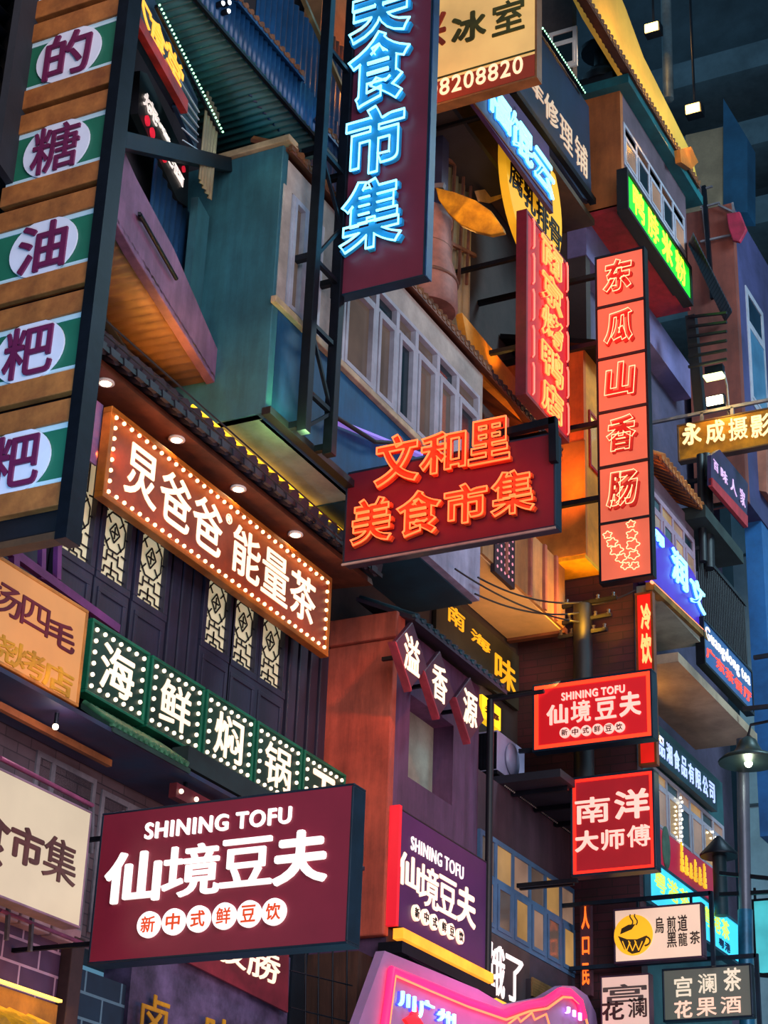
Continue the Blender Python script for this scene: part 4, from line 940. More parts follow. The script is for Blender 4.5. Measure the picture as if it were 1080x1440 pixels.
# round yellow sign, blue neon strip, shop-repair board
f = FY(-1.15)
t = thing('round_sign', 'big round yellow sign with black characters behind the red neon sign', 'sign', f.hit(752, 300))
C0 = f.px(752, 276)
obj('disc', MB().disc(f, C0[0], C0[1]+.1, 1.02, -.12, 0, 48, 1.18), emit('yellow_disc', 'f2b020', .5, 'e0a020', .5, .15, 1), t)
for ch, q in zip('腐乳排骨', ((716, 222, 735, 282), (736, 248, 753, 308), (754, 274, 771, 334), (772, 300, 789, 358))): put(g := MB(), f, ch, *f.tlbr(*q), .0, .03, .035); obj('letter', g, blacks, t)
f = FY(-1.32)
t = thing('blue_neon_strip', 'violet board with three glowing blue neon characters above the round yellow sign', 'sign', f.hit(720, 200))
obj('board', MB().pxpoly(f, [(664, 118), (686, 92), (772, 206), (778, 300), (664, 142)], -.06, 0), mat('violet_board_b', '3a2060', .5), t)
blu = emit('blue_glow_letter', '1078e0', .8); cyt = emit('pale_cyan_tube', '8ce8ff', 1.9)
for ch, q in zip('福馄云', ((680, 104, 714, 194), (714, 150, 745, 242), (746, 200, 775, 286))):
    put(g := MB(), f, ch, *f.tlbr(*q), .0, .03, .09); k = obj('letter', g, blu, t); put(g := MB(), f, ch, *f.tlbr(*q), .06, .03, .0, tube=.012); obj('neon_tube', g, cyt, k)
obj('edge_rail', MB().bar(f.hit(663, 140), f.hit(776, 288), .03), woodbrown, t)
bars('wall_bracket', t, ((f.hit(690, 160), f.hit(690, 160)+V((0, 1.36, 0))), (f.hit(724, 152), f.hit(724, 152)+V((0, 1.36, 0)))), .05, darkst)
f = FY(-1.25)
t = thing('repair_shop_board', 'dark blue board with big cream characters running down to the orange box, top right', 'sign', f.hit(780, 200))
obj('face_panel', MB().pxpoly(f, [(700, 62), (745, 20), (828, 150), (832, 285), (820, 278), (722, 132)], -.10, 0), mat('night_blue_board', '152440', .5, 0, .3, 2), t)
f2 = f.sub(0, 0)
for ch, q in zip('车修理铺', ((743, 96, 764, 152), (765, 124, 785, 190), (787, 158, 805, 222), (808, 186, 826, 254))): put(g := MB(), f, ch, *f.tlbr(*q), .0, .04, .03); obj('letter', g, emit('tan_letter', 'd8b090', .42), t)
obj('edge_beam', MB().bar(f.hit(722, 128, .03), f.hit(834, 284, .03), .1, .1), darkst, t)
struct('wall_board_soffit', MB().box(19.5, 23.2, -1.2, 0, 18.35, 18.45), mat('umber_soffit', '4a3628', .7))
t = thing('light_strip', 'straight strip of green white lights above the dark blue repair board', 'light strip', f.hit(790, 80))
P0, P1 = f.hit(763, 40, .08), f.hit(822, 130, .08)
obj('rail', MB().bar(P0+V((0, .02, 0)), P1+V((0, .02, 0)), .05), darkst, t)
g = MB()
for i in range(26): g.sphere(P0.lerp(P1, i/25), .020, 6, 4)
obj('light_beads', g, led_g, t)
struct('wall_cornice_flank', MB().box(23.21, 23.4, -.86, .4, 20.92, 26), mat('grey_brown_wall', '5a4c48', .75, 0, .4, 1.2, .2))
f = FX(23.20); window(f, f.tlbr(772, 48, 812, 92), [0, 1], .68, .02, white_p, [g_dark], 'white framed window high above the green light strip', .07, .03)
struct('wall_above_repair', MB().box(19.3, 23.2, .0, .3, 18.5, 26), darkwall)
f = FY(-1.0); g = MB()
for i in range(9): g.bar(f.hit(762+i*6, 62+i*9), f.hit(762+i*6, 86+i*9), .03)
g.bar(f.hit(760, 60), f.hit(815, 140), .03); g.bar(f.hit(760, 84), f.hit(815, 164), .03); p_ = f.hit(790, 125); g.bar(p_, p_+V((0, .15, 0)), .04)
tag(obj('balusters', g, woodbrown), 'row of short balusters under the green light strip', 'railing')

# red vertical neon
f = FY(-1.45)
A = f.px(740, 303); B = f.px(797, 590)
a0, a1 = f.px(740, 420)[0], f.px(798, 480)[0]; b1 = f.px(768, 333)[1]; b0 = f.px(765, 582)[1]
t = thing('neon_sign', 'tall red neon sign glowing strongly, left of the coral stacked sign', 'sign', f.w(a0, b0))
obj('face_panel', MB().fb(f, a0, a1, b0, b1, -.12, 0), emit('hot_red_panel', 'd01028', .3, '901020', .5, .2, 2), t)
obj('frame', MB().rim(f, a0-.02, a1+.02, b0-.02, b1+.02, .05, -.14, .01), mat('crimson_frame', '70102c', .5), t)
hn = emit('red_hot_tube', 'ff5a4a', 2.6); yn = emit('amber_neon_tube', 'ff9c50', 1.3)
n = 5; hh = (b1-b0)/n
for i, ch in enumerate('南京烤鸭店'):
    q = (a0+.30*(a1-a0), a0+.80*(a1-a0), b1-(i+.95)*hh, b1-(i+.08)*hh)
    put(g := MB(), f, ch, *q, .0, .04, .03); k = obj('letter', g, emit('red_glow_letter', 'ff2418', .5), t)
    put(g := MB(), f, ch, *q, .06, .03, .03, tube=.008); obj('neon_tube', g, yn, k)
for i in range(5):
    z1_ = b1-(i+.05)*hh; z0_ = b1-(i+.9)*hh
    for a in (a0+.14*(a1-a0), a1-.05): obj('edge_tube', MB().tube([f.w(a-.04, z1_, .03), f.w(a, z1_-.05, .03), f.w(a, z0_+.05, .03), f.w(a-.04, z0_, .03)], .013, 6), hn, t)
bars('wall_bracket', t, (((a0+.3, -1.35, b1-.5), (a0+.3, .03, b1-.5)), ((a0+.3, -1.35, b0+.9), (a0+.3, .03, b0+.9))), .06, darkst)
area('red_neon_glow', f.w((a0+a1)/2, (b0+b1)/2, .5), (22.5, -.5, 15), .8, 2.5, 'ff2020', 14)

# ------------------------------------------------------------------ right house
f = FY(-1.65)
struct('wall_copper_flank', MB().box(23.2, 23.32, -1.65, -.0, 18.60, 20.75), mat('copper_plaster', 'b0602c', .65, 0, .3, 1.2, .25, True), 'copper orange flank of the green-signed box')
struct('wall_green_box', MB().box(23.32, 26.35, -1.65, -.0, 18.64, 20.9), mat('mauve_dark_plaster', '5a4450', .7, 0, .3, 1.2, .2))
struct('ceiling_green_box', MB().box(23.2, 26.4, -1.66, .0, 18.52, 18.64), redpaint, 'red painted underside of the green-signed box', .01)
struct('trim_8', MB().box(23.05, 26.7, -1.85, .0, 20.75, 20.92), mat('teal_cornice', '17595f', .5, 0, .3, 2), 'teal cornice over the green-signed box')
window(f, (23.30, 26.2, 19.42, 20.22), [0, .2, .4, .6, .8, 1], .7, .02, winframe, [g_warm, g_dark], 'window strip above the green sign', .06, .04)
f = FY(-1.85)
t = thing('green_sign', 'long green glowing sign with yellow characters on the box at the upper right', 'sign', f.hit(920, 310))
a0, a1 = f.px(881, 265)[0], f.px(970, 390)[0]; b1 = f.px(920, 300)[1]; b0 = f.px(920, 345)[1]
obj('face_panel', MB().fb(f, a0, a1, b0, b1, -.12, 0), emit('green_glow', '1ed62a', .8, None, .5, .3, 1.5), t); obj('mount', MB().box(a0+.2, a1-.2, -1.75, -1.62, b0+.02, b1-.08), blacks, t)
obj('frame', MB().rim(f, a0-.04, a1+.04, b0-.10, b1+.02, .06, -.14, .03), blacks, t)
word(t, f, '鸭脖米粉', (a0+.2, a1-.15, b0+.06, b1-.04), .0, emit('lime_yellow_letter', 'f0ff3a', .95), .03, .04, 'lettering', pad=.12)
area('green_spill', f.w((a0+a1)/2, b0+.2, .4), (25, -1.9, 17), 2.0, .3, '40ff50', 4)
t = thing('chimney_lamp', 'black capped round vent standing on the corner of the teal cornice', 'vent', FX(23.2).hit(848, 128))
c = FY(-.92).hit(848, 122)
obj('base', MB().box(c.x-.3, c.x+.3, -1.2, -.62, 20.92, c.z+.02), blacks, t); obj('foot', MB().lathe(c, [(.34, 0), (.36, .12), (.25, .28), (.16, .34)], 20), blacks, t); obj('pipe', MB().lathe(c+V((0, 0, .3)), [(.15, 0), (.14, .42)], 18), blacks, t)
obj('cap', MB().lathe(c+V((0, 0, .68)), [(.36, 0), (.38, .05), (.2, .2), (.05, .26)], 20), darkst, t)
# long eave top right
t = thing('tiled_eave', 'long tiled eave at the top right with a broad yellow lit ridge behind it', 'roof', (24, -1.9, 21.6))
f = FY(-1.9); ze = f.px(905, 128)[1]
eave(t, f.px(800, -48)[0], f.px(985, 265)[0], -1.72, ze+.12, -1.9, ze, .13, tile_brown, woodbrown, .05)
fr_ = FY(-1.55)
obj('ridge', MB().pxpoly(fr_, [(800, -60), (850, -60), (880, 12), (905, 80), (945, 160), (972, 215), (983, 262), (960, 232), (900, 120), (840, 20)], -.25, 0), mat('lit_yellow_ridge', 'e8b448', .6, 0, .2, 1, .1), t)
for q in ((890, 40), (930, 120), (960, 185)): point('ridge_lamp', fr_.hit(q[0]+14, q[1], .55), 'ffb030', 22, .08)
obj('ridge_end', MB().pxpoly(FY(-1.95), [(956, 210), (972, 206), (982, 228), (972, 238), (958, 228)], -.1, .0), mat('burnt_orange', 'b86a1c', .6), t)
# hall lamps
for (x, y), lb in (((916, 38), 'upper glowing square floodlight in the dark hall at the top right'), ((974, 152), 'lower glowing square floodlight in the dark hall, beside the long eave')):
    f = FX(32.0); p = f.hit(x, y); t = thing('floodlight', lb, 'lamp', p)
    obj('housing', MB().box(p.x+.02, p.x+.25, p.y-.18, p.y+.18, p.z-.12, p.z+.14), darkst, t)
    obj('lens', MB().box(p.x-.02, p.x+.02, p.y-.15, p.y+.15, p.z-.11, p.z+.10), flood_m, t); obj('stem', MB().tube([p+V((.15, 0, .1)), p+V((.15, 0, 6))], .03), darkst, t)
    point('flood_glow', p+V((-.25, -.1, -.1)), 'ffb860', 60, .1)
g = MB().tube([FX(33).hit(936, -20), FX(33).hit(940, 140)], .12, 10); struct('trim_9', g, mat('pipe_grey', '5a6a70', .5, .3), 'grey downpipe in the hall behind')
# upper lavender box
f = FY(-1.06)
zb = f.px(915, 482)[1]
struct('wall_lavender_box', MB().box(23.2, f.px(972, 560)[0], -1.06, -.75, zb, 18.52), mat('lavender_plaster', '6a608c', .7, 0, .3, 1.2, .25))
# tiled eave above the mauve windows
f = FY(-2.15); ze = f.px(950, 665)[1]
t = thing('tiled_eave', 'orange brown tiled eave right of the coral stacked sign', 'roof', f.hit(950, 665))
eave(t, 23.25, f.px(990, 712)[0], -1.2, ze+.55, -2.15, ze, .16, tile_orange, woodbrown, .065)
f = FY(-1.95); xe = f.px(984, 800)[0]; zb = f.px(955, 853)[1]
struct('wall_mauve_bay', MB().box(23.4, xe, -1.88, -1.0, zb, ze-.06), mat('mauve_plaster_b', '7a6270', .7, 0, .3, 1.2, .2))
window(FY(-1.90), (23.35, xe-.1, zb+.35, ze-.38), [0, .25, .5, .75, 1], .75, .02, winpink, [g_warm, g_dark, g_warm2], 'mauve framed windows under the orange brown eave', .08, .05)
t = thing('neon_sign', 'violet board with bright blue neon characters under the mauve windows', 'sign', f.hit(950, 800))
obj('face_panel', MB().pxpoly(f, [(912, 738), (926, 742), (950, 770), (975, 805), (988, 835), (989, 886), (952, 852), (912, 814)], -.08, 0), emit('violet_blue_panel', '4a20c8', .5, '3a2090', .4, .25, 1.5), t)
for ch, q in zip('闲润文', ((912, 738, 929, 772), (940, 766, 963, 836), (966, 806, 988, 868))): put(g := MB(), f, ch, *f.tlbr(*q), .0, .03, .05); k = obj('letter', g, emit('deep_blue_glow', '1450ff', .55), t); put(g := MB(), f, ch, *f.tlbr(*q), .05, .03, .0, tube=.011); obj('neon_tube', g, cyt, k)
obj('pink_tube', MB().tube([f.hit(916, 818, .04), f.hit(990, 888, .04)], .022), emit('pink_orange_tube', 'ff7a5a', 3), t)
obj('foot', MB().bar(f.hit(914, 824), f.hit(990, 896), .12, .12), mat('worn_yellow', '8a6420', .6, 0, .5, 5), t)
zs = f.px(955, 860)[1]-.05
struct('ceiling_upper_slab', MB().box(23.3, xe, -1.95, -1.0, zs-.08, zs+.05), greyplaster, 'grey underside of the upper balcony')
f = FY(-2.0); z2 = f.px(1030, 980)[1]-.25
xs0, xs1 = f.px(990, 905)[0], f.px(1063, 1000)[0]
struct('ceiling_lower_slab', MB().box(xs0-1.2, xs1, -2.0, -1.0, z2-.08, z2+.06), mat('warm_grey_soffit', 'a89880', .7, 0, .3, 1.2, .2), 'amber lit underside of the lower balcony')
area('soffit_lamp', (xs0-.6, -1.35, z2-.9), (xs0-.2, -1.3, z2), .3, .3, 'ffa838', 26)
t = thing('guangdong_sign', 'blue sign with white latin letters over big red characters, on the lower balcony', 'sign', f.hit(1020, 920))
a0, a1 = f.px(989, 880)[0], f.px(1057, 960)[0]; b1 = f.px(1020, 905)[1]; b0 = f.px(1020, 962)[1]
obj('face_panel', MB().fb(f, a0, a1, b0, b1, -.1, 0), emit('steel_blue_panel', '24508c', .38, '2a5080', .4, .35, 1.2), t)
obj('frame', MB().rim(f, a0-.03, a1+.03, b0-.03, b1+.03, .04, -.12, .015), darkst, t)
line(t, f, 'Guangdong tea', (a0+.08, a1-.1, b1-.33, b1-.06), 0, white_l, .02, .015, 'latin_lettering')
word(t, f, '广东茶餐厅', (a0+.06, a1-.05, b0+.12, b1-.38), 0, emit('red_lit_letter', 'ff4a3a', 1.1), .02, .04, 'lettering')
f = FY(-1.95); t = thing('iron_railing', 'black iron balcony railing above the blue sign', 'railing', f.hit(1015, 860))
g = MB(); zt_ = b1+1.15
for i in range(26): x = a0+.05+i*(a1-a0-.1)/25; g.tube([(x, -1.95, b1), (x, -1.95, zt_)], .016, 6)
obj('balusters', g, blacks, t); obj('top_rail', MB().bar((a0, -1.95, zt_), (a1, -1.95, zt_), .06), blacks, t)
f = FY(-2.02); o = MB().tube([f.hit(993, 640), f.hit(997, 800)], .09, 10).tube([f.hit(985, 640), f.hit(989, 790)], .06, 10); struct('trim_10', o, blacks, 'black pipes at the end of the mauve bay')
# vertical red neon at the brick corner
f = FX(23.10); a0, a1 = f.px(897, 890)[0], f.px(917, 890)[0]; b1 = f.px(905, 835)[1]; b0 = f.px(910, 1074)[1]
t = thing('vertical_sign', 'narrow upright red glowing sign on the corner of the brick flank', 'sign', f.w(a0, b0))
obj('face_panel', MB().fb(f, a0, a1, b0, b1, -.06, 0), emit('scarlet_panel', 'f01c14', .62, 'b01810', .4, .3, 2), t)
obj('frame', MB().rim(f, a0-.03, a1+.02, b0-.02, b1+.02, .03, -.10, .01), mat('copper_edge', '8a4a24', .4, .3), t)
letters(t, f, '冷饮', ((901, 850, 916, 885), (901, 892, 917, 932)), 0, emit('orange_lit_letter', 'ffa060', 1.6), .02, .04)
# yongcheng photo sign
f = FX(26.2); a0, a1, b0, b1 = f.rect((952, 595), (1085, 575), (1085, 630), (953, 645))
t = thing('photo_sign', 'golden board with pale characters lit by floodlights on the right', 'sign', f.w(a0, b0))
panel(t, f, a0, a1, b0, b1, .14, mat('mottled_gold', 'd08a1c', .45, .1, .4, 3, .1, False, '7a4a10'), mat('umber_frame', '5a3a22', .5), .03, .01)
letters(t, f, '永成摄影', ((959, 597, 987, 623), (992, 594, 1020, 620), (1024, 590, 1052, 616), (1055, 586, 1084, 612)), 0, emit('pale_gold_letter', 'ffe0a0', .8), .02, .03)
obj('hanger', MB().bar(f.w(a0-.1, b1+.17, -.07), f.w(a1, b1+.17, -.07), .05).bar(f.w(a0+.4, b1, -.07), f.w(a0+.4, b1+.17, -.07), .05).bar(f.w(a0+.9, b1, -.07), f.w(a0+.9, b1+.17, -.07), .05).bar(f.w(a0-.1, b1+.17, -.07), (26.27, -.9, f.w(0, b1+.17).z), .05), winold, t)
for (x, y), lb, e in (((1005, 563), 'bright floodlight standing on top of the golden photo board', 1), ((1003, 521), 'flat floodlight above the brighter one, over the golden photo board', 0)):
    p = f.hit(x, y); t = thing('floodlight', lb, 'lamp', p)
    obj('housing', MB().box(p.x+.02, p.x+.14, p.y-.15, p.y+.15, p.z-.08, p.z+.11), darkst, t)
    obj('lens', MB().box(p.x-.02, p.x+.02, p.y-.13, p.y+.13, p.z-.07, p.z+.07) if e else MB().box(p.x-.06, p.x+.14, p.y-.16, p.y+.16, p.z-.11, p.z-.08), lamp_m if e else emit('lamp_glass_dim', 'f0ffb0', 1.6), t)
    obj('bracket', MB().tube([p+V((.12, -.14, 0)), p+V((.12, -.18, -.25)), p+V((.1, -.2, -.42 if e else -.75))], .016), winold, t)
    if e: point('photo_light', p+V((-.35, -.1, -.05)), 'ffc850', 34, .08)
t = thing('cable_ladder', 'stack of black cable arms on the wall above the golden board', 'bracket', FY(-1.6).hit(985, 450))
f = FY(-1.7); 
obj('post', MB().bar(f.hit(972, 445), f.hit(985, 580), .16), blacks, t)
for i in range(6): obj('arm', MB().bar(f.hit(968, 446+i*14), FX(26).hit(1022, 440+i*13), .04), blacks, t)
# far right building
Xr = 28.6; f = FX(Xr); yc = -f.px(1037, 450)[0]; zb_ = f.px(1000, 600)[1]-1.5; zt_ = f.px(1030, 285)[1]
struct('wall_russet_flank', MB().box(Xr, Xr+.2, yc, -.9, zb_, zt_), mat('russet_plaster', '7a3a30', .7, 0, .4, 1, .2, True), 'russet flank of the far right house')
f2 = FY(yc); x9 = f2.px(1095, 450)[0]
struct('wall_indigo_front', MB().box(Xr+.2, Xr+9, yc, yc+.3, zb_, zt_), mat('indigo_plaster', '3c3a66', .7, 0, .35, 1, .2), 'indigo front of the far right house')
window(f2, (f2.px(1051, 470)[0], f2.px(1074, 480)[0], f2.px(1062, 575)[1], f2.px(1062, 425)[1]), [0, 1], .7, .02, winframe, [glass('blue_lit_glass', '2a4a66', .25, '5aa0d0')], 'tall blue lit window at the right edge', .12, .06)
g = MB().corr(FX(Xr-.25), 2.0, 3.2, zt_-.9, zt_-.85, 0, .01, .1)
t = thing('tin_awning', 'small dark ribbed awning sloping down beside the far right house', 'awning', FY(-1.8).hit(1000, 390))
A, B, C_, D = FY(-2.2).hit(975, 330), FY(-2.2).hit(1030, 440), FY(-1.6).hit(1020, 455), FY(-1.6).hit(968, 345)
g = MB(); n = 22
for i in range(n):
    p, q = A.lerp(B, i/n), A.lerp(B, (i+.8)/n); r, s = D.lerp(C_, (i+.8)/n), D.lerp(C_, i/n); up = V((0, 0, .05)); g.hexa([p, q, r, s, p+up, q+up, r+up, s+up])
obj('ribs', g, tile_dark, t)
f = FX(Xr-.1); t = thing('drying_frame', 'thin metal frame with a red cloth hanging from it, top right', 'frame', f.hit(1010, 300))
g = MB()
for p, q in (((985, 262), (1000, 400)), ((1010, 288), (1035, 300)), ((985, 292), (1012, 285)), ((985, 340), (1030, 330)), ((958, 275), (1002, 262)), ((1030, 285), (1036, 330))): g.bar(f.hit(*p), f.hit(*q), .035)
obj('tubes', g, winold, t); obj('pole', MB().bar(f.hit(990, 262), f.hit(1002, 420), .07), darkst, t)
tag(obj('red_cloth', MB().pxpoly(FX(Xr-.2), [(1021, 300), (1040, 297), (1050, 322), (1040, 340), (1030, 338), (1024, 320)], -.08, 0), mat('red_cloth', 'a01c40', .7, 0, .3, 4, .2), bevel=.02), 'crumpled red cloth hanging on the thin metal frame', 'cloth')
# blue column + purple small sign
f = FX(29.5); a0 = f.px(1050, 800)[0]; a1 = f.px(1074, 800)[0]; b1 = f.px(1060, 692)[1]; b0 = f.px(1060, 930)[1]
struct('wall_blue_column', MB().fb(f, a0, a1, b0-3, b1, -.5, 0), mat('cobalt_column', '1c5c98', .55, 0, .3, 1.2, .15), 'cobalt blue column at the right edge')
struct('wall_clay_corbel', MB().pxpoly(f, [(1030, 640), (1080, 632), (1080, 695), (1052, 690)], -.5, .1), mat('clay_corbel', 'a0604c', .65, 0, .3, 1.2, .2))
f = FY(-2.3); t = thing('small_sign', 'dark violet sign with small pale characters and a red foot under the golden board', 'sign', f.hit(1025, 690))
obj('face_panel', MB().pxpoly(f, [(1000, 640), (1012, 632), (1052, 680), (1050, 742), (1000, 682)], -.06, 0), mat('dark_violet', '2c2148', .5), t)
obj('red_foot', MB().pxpoly(f, [(1000, 672), (1050, 726), (1050, 742), (1000, 684)], -.04, .02), redpaint, t)
for ch, q in zip('百味人家', ((1003, 645, 1010, 667), (1013, 655, 1023, 684), (1026, 668, 1036, 700), (1040, 684, 1048, 716))): put(g := MB(), f, ch, *f.tlbr(*q), .0, .02, .02); obj('letter', g, emit('mauve_letter', 'c8a0c8', .6), t)
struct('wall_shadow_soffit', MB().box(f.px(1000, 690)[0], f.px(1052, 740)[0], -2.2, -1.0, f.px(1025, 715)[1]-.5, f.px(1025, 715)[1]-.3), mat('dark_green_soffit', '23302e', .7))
bars('wall_bracket', t, ((f.hit(1012, 670), f.hit(1012, 670)+V((0, 1.6, 0))), (f.hit(1040, 705), f.hit(1040, 705)+V((0, 1.6, 0)))), .06, darkst)
# lower right: teal sign, windows, red gold sign, cyan sign
f = FY(-1.35); xa, xb = f.px(920, 1040)[0], f.px(1022, 1150)[0]
struct('wall_teal_low', MB().box(23.42, xb, -1.3, -.95, 4.5, f.px(965, 1050)[1]), mat('sea_teal_plaster', '2a5f66', .65, 0, .35, 1.2, .2))
f = FY(-1.45); a0, a1 = f.px(921, 1050)[0], f.px(1008, 1120)[0]; b1 = f.px(965, 1063)[1]; b0 = f.px(965, 1103)[1]
t = thing('teal_sign', 'dark teal board with pale blue characters on the right house', 'sign', f.w(a0, b0))
obj('face_panel', MB().fb(f, a0, a1, b0, b1, -.1, 0), mat('deep_teal_board', '0e3844', .5), t)
word(t, f, '品湘食品有限公司', (a0+.12, a1-.08, b0+.09, b1-.06), 0, emit('ice_letter', 'b8c8ff', .75), .02, .02, 'lettering', pad=.12)
f = FY(-1.32)
window(f, (f.px(922, 1150)[0], f.px(1018, 1200)[0], f.px(965, 1200)[1], f.px(965, 1118)[1]), [0, .15, .32, .48, .66, .83, 1], .75, .02, winframe, [g_warm, g_warm2, g_dark], 'warm lit casements under the dark teal board', .06, .04)
g = MB()
for i in range(12): p = f.hit(957+(i % 2)*2, 1122+i*6, .06); g.sphere(p, .018, 6, 4)
for i in range(5): p = f.hit(1002+i*5, 1170+i*8, .06); g.sphere(p, .018, 6, 4)
tag(obj('fairy_lights', g, lamp_m), 'string of tiny warm fairy lights in the casements under the teal board', 'string lights')
f = FY(-1.5); t = thing('red_gold_sign', 'crimson board with gold towers and an oval picture, above the cyan sign', 'sign', f.hit(965, 1215))
obj('face_panel', MB().pxpoly(f, [(925, 1163), (1003, 1222), (1003, 1268), (925, 1215)], -.22, 0), emit('crimson_board', 'b0143a', .35, 'a01838', .45, .15, 2), t)
gold = emit('gold_figures', 'f0c030', .7)
for i, h in enumerate((.40, .26, .20, .30, .24, .34)):
    a = f.px(958+i*6.2, 1215)[0]; b = f.px(958+i*6.2, 1214+i*4.6)[1]
    g = MB(); g.fb(f, a-.012, a+.012, b-.12, b+h-.1, 0, .02)
    for k in range(4): g.fb(f, a-.05*(1-k*.22), a+.05*(1-k*.22), b+h*k/4-.12, b+h*(k+.8)/4-.12, 0, .03)
    obj('gold_tower', g, gold, t)
a, b = f.px(936, 1192); o = obj('oval', MB().disc(f, a, b, .16, 0, .015, 28, .3), mat('olive_oval', '4a6a5a', .5, 0, .4, 5), t)
cyan = emit('cyan_glow', '3ac4f0', .95, None, .5, .2, 1.2); lime = emit('lime_letter', 'c8ff5a', .9)
f = FY(-1.7); a0, a1 = f.px(914, 1240)[0], f.px(1042, 1320)[0]; b1 = f.px(975, 1253)[1]; b0 = f.px(975, 1310)[1]
t = thing('cyan_sign', 'long bright cyan lightbox with lime characters behind the tea sign', 'sign', f.w(a0, b0))
obj('face_panel', MB().fb(f, a0, a1, b0, b1, -.12, 0), cyan, t); obj('frame', MB().rim(f, a0-.03, a1+.03, b0-.03, b1+.03, .04, -.14, .01).fb(f, a0-.26, a0-.03, b0-.05, b1+.05, -.14, .02), mat('teal_frame', '0e4a5c', .5), t)
wd = (a1-a0)
word(t, f, '粤港茶', (a0+.15, a0+wd*.42, b0+.22, b1-.08), .0, lime, .02, .03, 'lettering'); word(t, f, '粤港茶', (a0+wd*.55, a0+wd*.86, b0+.22, b1-.08), .0, lime, .02, .03, 'lettering')
word(t, f, '粤港', (a0+wd*.72, a0+wd*.86, b0+.05, b0+.18), .0, mat('navy_letter', '103a6a', .5), .02, .02, 'lettering')
# vent pipe and street pole, bell lamp
t = thing('vent_pipe', 'dark pipe with a pointed cap beside the steel pole', 'vent', FX(26.5).hit(1013, 1265))
c = FX(26.0).hit(1014, 1268); zt_ = FX(26.0).hit(1012, 1203).z
obj('pipe', MB().lathe((c.x, c.y, c.z-.2), [(.10, 0), (.10, zt_-c.z+.2)], 16), mat('teal_black_pipe', '14323c', .5, .3), t); obj('cap', MB().lathe((c.x, c.y, zt_-.02), [(.27, 0), (.28, .03), (.03, .3)], 20), darkst, t)
t = thing('steel_pole', 'tall grey steel pole near the right edge', 'pole', FX(24.5).hit(1047, 1430))
f = FX(24.5); obj('shaft', MB().tube([f.hit(1051, 1460), f.hit(1044, 1040)], .085, 14), mat('steel_pole_grey', '5a5f6e', .4, .5, .2, 3), t); obj('base_sleeve', MB().tube([f.hit(1051, 1460), f.hit(1048, 1280)], .10, 14), mat('blue_sleeve', '1c6488', .4, .3), t)
for y, y2, lb in ((1232, 1236, 'upper dark arm reaching right from the steel pole'), (1262, 1254, 'middle dark arm with hangers reaching right from the steel pole'), (1370, 1373, 'lowest dark arm reaching right behind the hall poster')):
    g = MB().bar(f.hit(1012, y-4), f.hit(1090, y2), .05)
    tag(obj('pole_arm', g, darkst), lb, 'bracket')
for (p, q, lb) in (((1060, 925), (1085, 921), 'short bracket at the right edge beside the iron railing'), ((1045, 997), (1085, 993), 'short bracket at the right edge below the blue sign')):
    g = MB().bar(FX(26.8).hit(*p), FX(26.8).hit(*q), .06); tag(obj('pole_arm', g, blacks), lb, 'bracket')
t = thing('bell_lamp', 'dark bell shaped street lamp with a small lit bulb at the right edge', 'lamp', FX(24.0).hit(1053, 1065))
c = FX(24.0).hit(1053, 1070)
obj('shade', MB().lathe(c, [(.40, -.03), (.41, -.01), (.34, .05), (.20, .11), (.15, .2), (.11, .29), (.03, .34)], 26), mat('bell_green', '2c3a38', .4, .4), t)
obj('bulb', MB().sphere(c+V((-.02, .0, -.04)), .055, 10, 8), emit('pale_bulb', 'f4ffe0', 6), t); obj('hook', MB().tube([c+V((0, 0, .32)), c+V((0, -.05, .5)), c+V((.0, -.7, .55))], .02), darkst, t)
point('bell_light', c+V((-.03, 0, -.14)), 'f0ffd8', 6, .05)
# hanging hall poster at the right edge
f = FX(24.8); a0, a1, b0, b1 = f.rect((1061, 1268), (1100, 1262), (1100, 1368), (1062, 1370))
t = thing('hanging_poster', 'bright cyan hanging poster with a white figure shape at the right edge', 'sign', f.w(a0, b0))
obj('face_panel', MB().fb(f, a0, a1, b0, b1, -.06, 0), emit('cyan_poster', '48b8c0', .6, None, .5, .4, 2.5), t); obj('frame', MB().rim(f, a0-.02, a1+.02, b0-.02, b1+.02, .03, -.08, .01), darkst, t)
obj('white_shape', MB().disc(f, a0+.33, (b0+b1)/2, .13, 0, .006, 26, .36), emit('white_print', 'f0f4f4', .7), t)
obj('hanger', MB().bar(f.w(a0+.02, b1, -.03), f.w(a0+.02, b1+.18, -.03), .03), darkst, t)
# tea sign
f0_ = FX(22.7)
t, f, R = psign('tea_sign', 'cream projecting sign with a yellow tea cup emblem and two rows of thin characters', 22.7, (863, 1280), (988, 1267), (988, 1342), (863, 1360), .14, emit('blush_cream_panel', 'e8c4a8', .62, 'e0c8b0', .5, .08, 2), mat('plum_edge', '3a2440', .5), .025, .01)
a, b = f.px(891, 1315); r = .255; dk = mat('bronze_ink', '4a3a14', .5)
em = obj('emblem_disc', MB().disc(f, a, b, r, .0, .012, 40), emit('amber_print', 'f4b020', .75), t)
cup = [(a-.20, b+.00), (a-.12, b-.17), (a-.02, b-.235), (a+.08, b-.22), (a+.15, b-.10), (a+.18, b-.02), (a+.05, b-.06), (a-.08, b-.05)]
g = MB().poly(f, cup, .012, .02); lf = [(a-.17, b+.02), (a-.02, b+.07), (a+.03, b+.13), (a-.06, b+.13), (a-.15, b+.09)]; g.poly(f, lf, .012, .02)
hp = [f.w(a+.15+.07*math.sin(q), b-.09+.055*math.cos(q), .016) for q in [math.pi*k/8 for k in range(9)]]; g.tube(hp, .011, 6)
obj('cup', g, dk, em)
g = MB()
for k in range(3):
    x = a-.09+k*.08; g.bar(f.w(x, b-.20, .022), f.w(x-.05, b-.07, .022), .012, .006, (1, 0, 0)); g.bar(f.w(x, b-.20, .022), f.w(x+.05, b-.09, .022), .012, .006, (1, 0, 0))
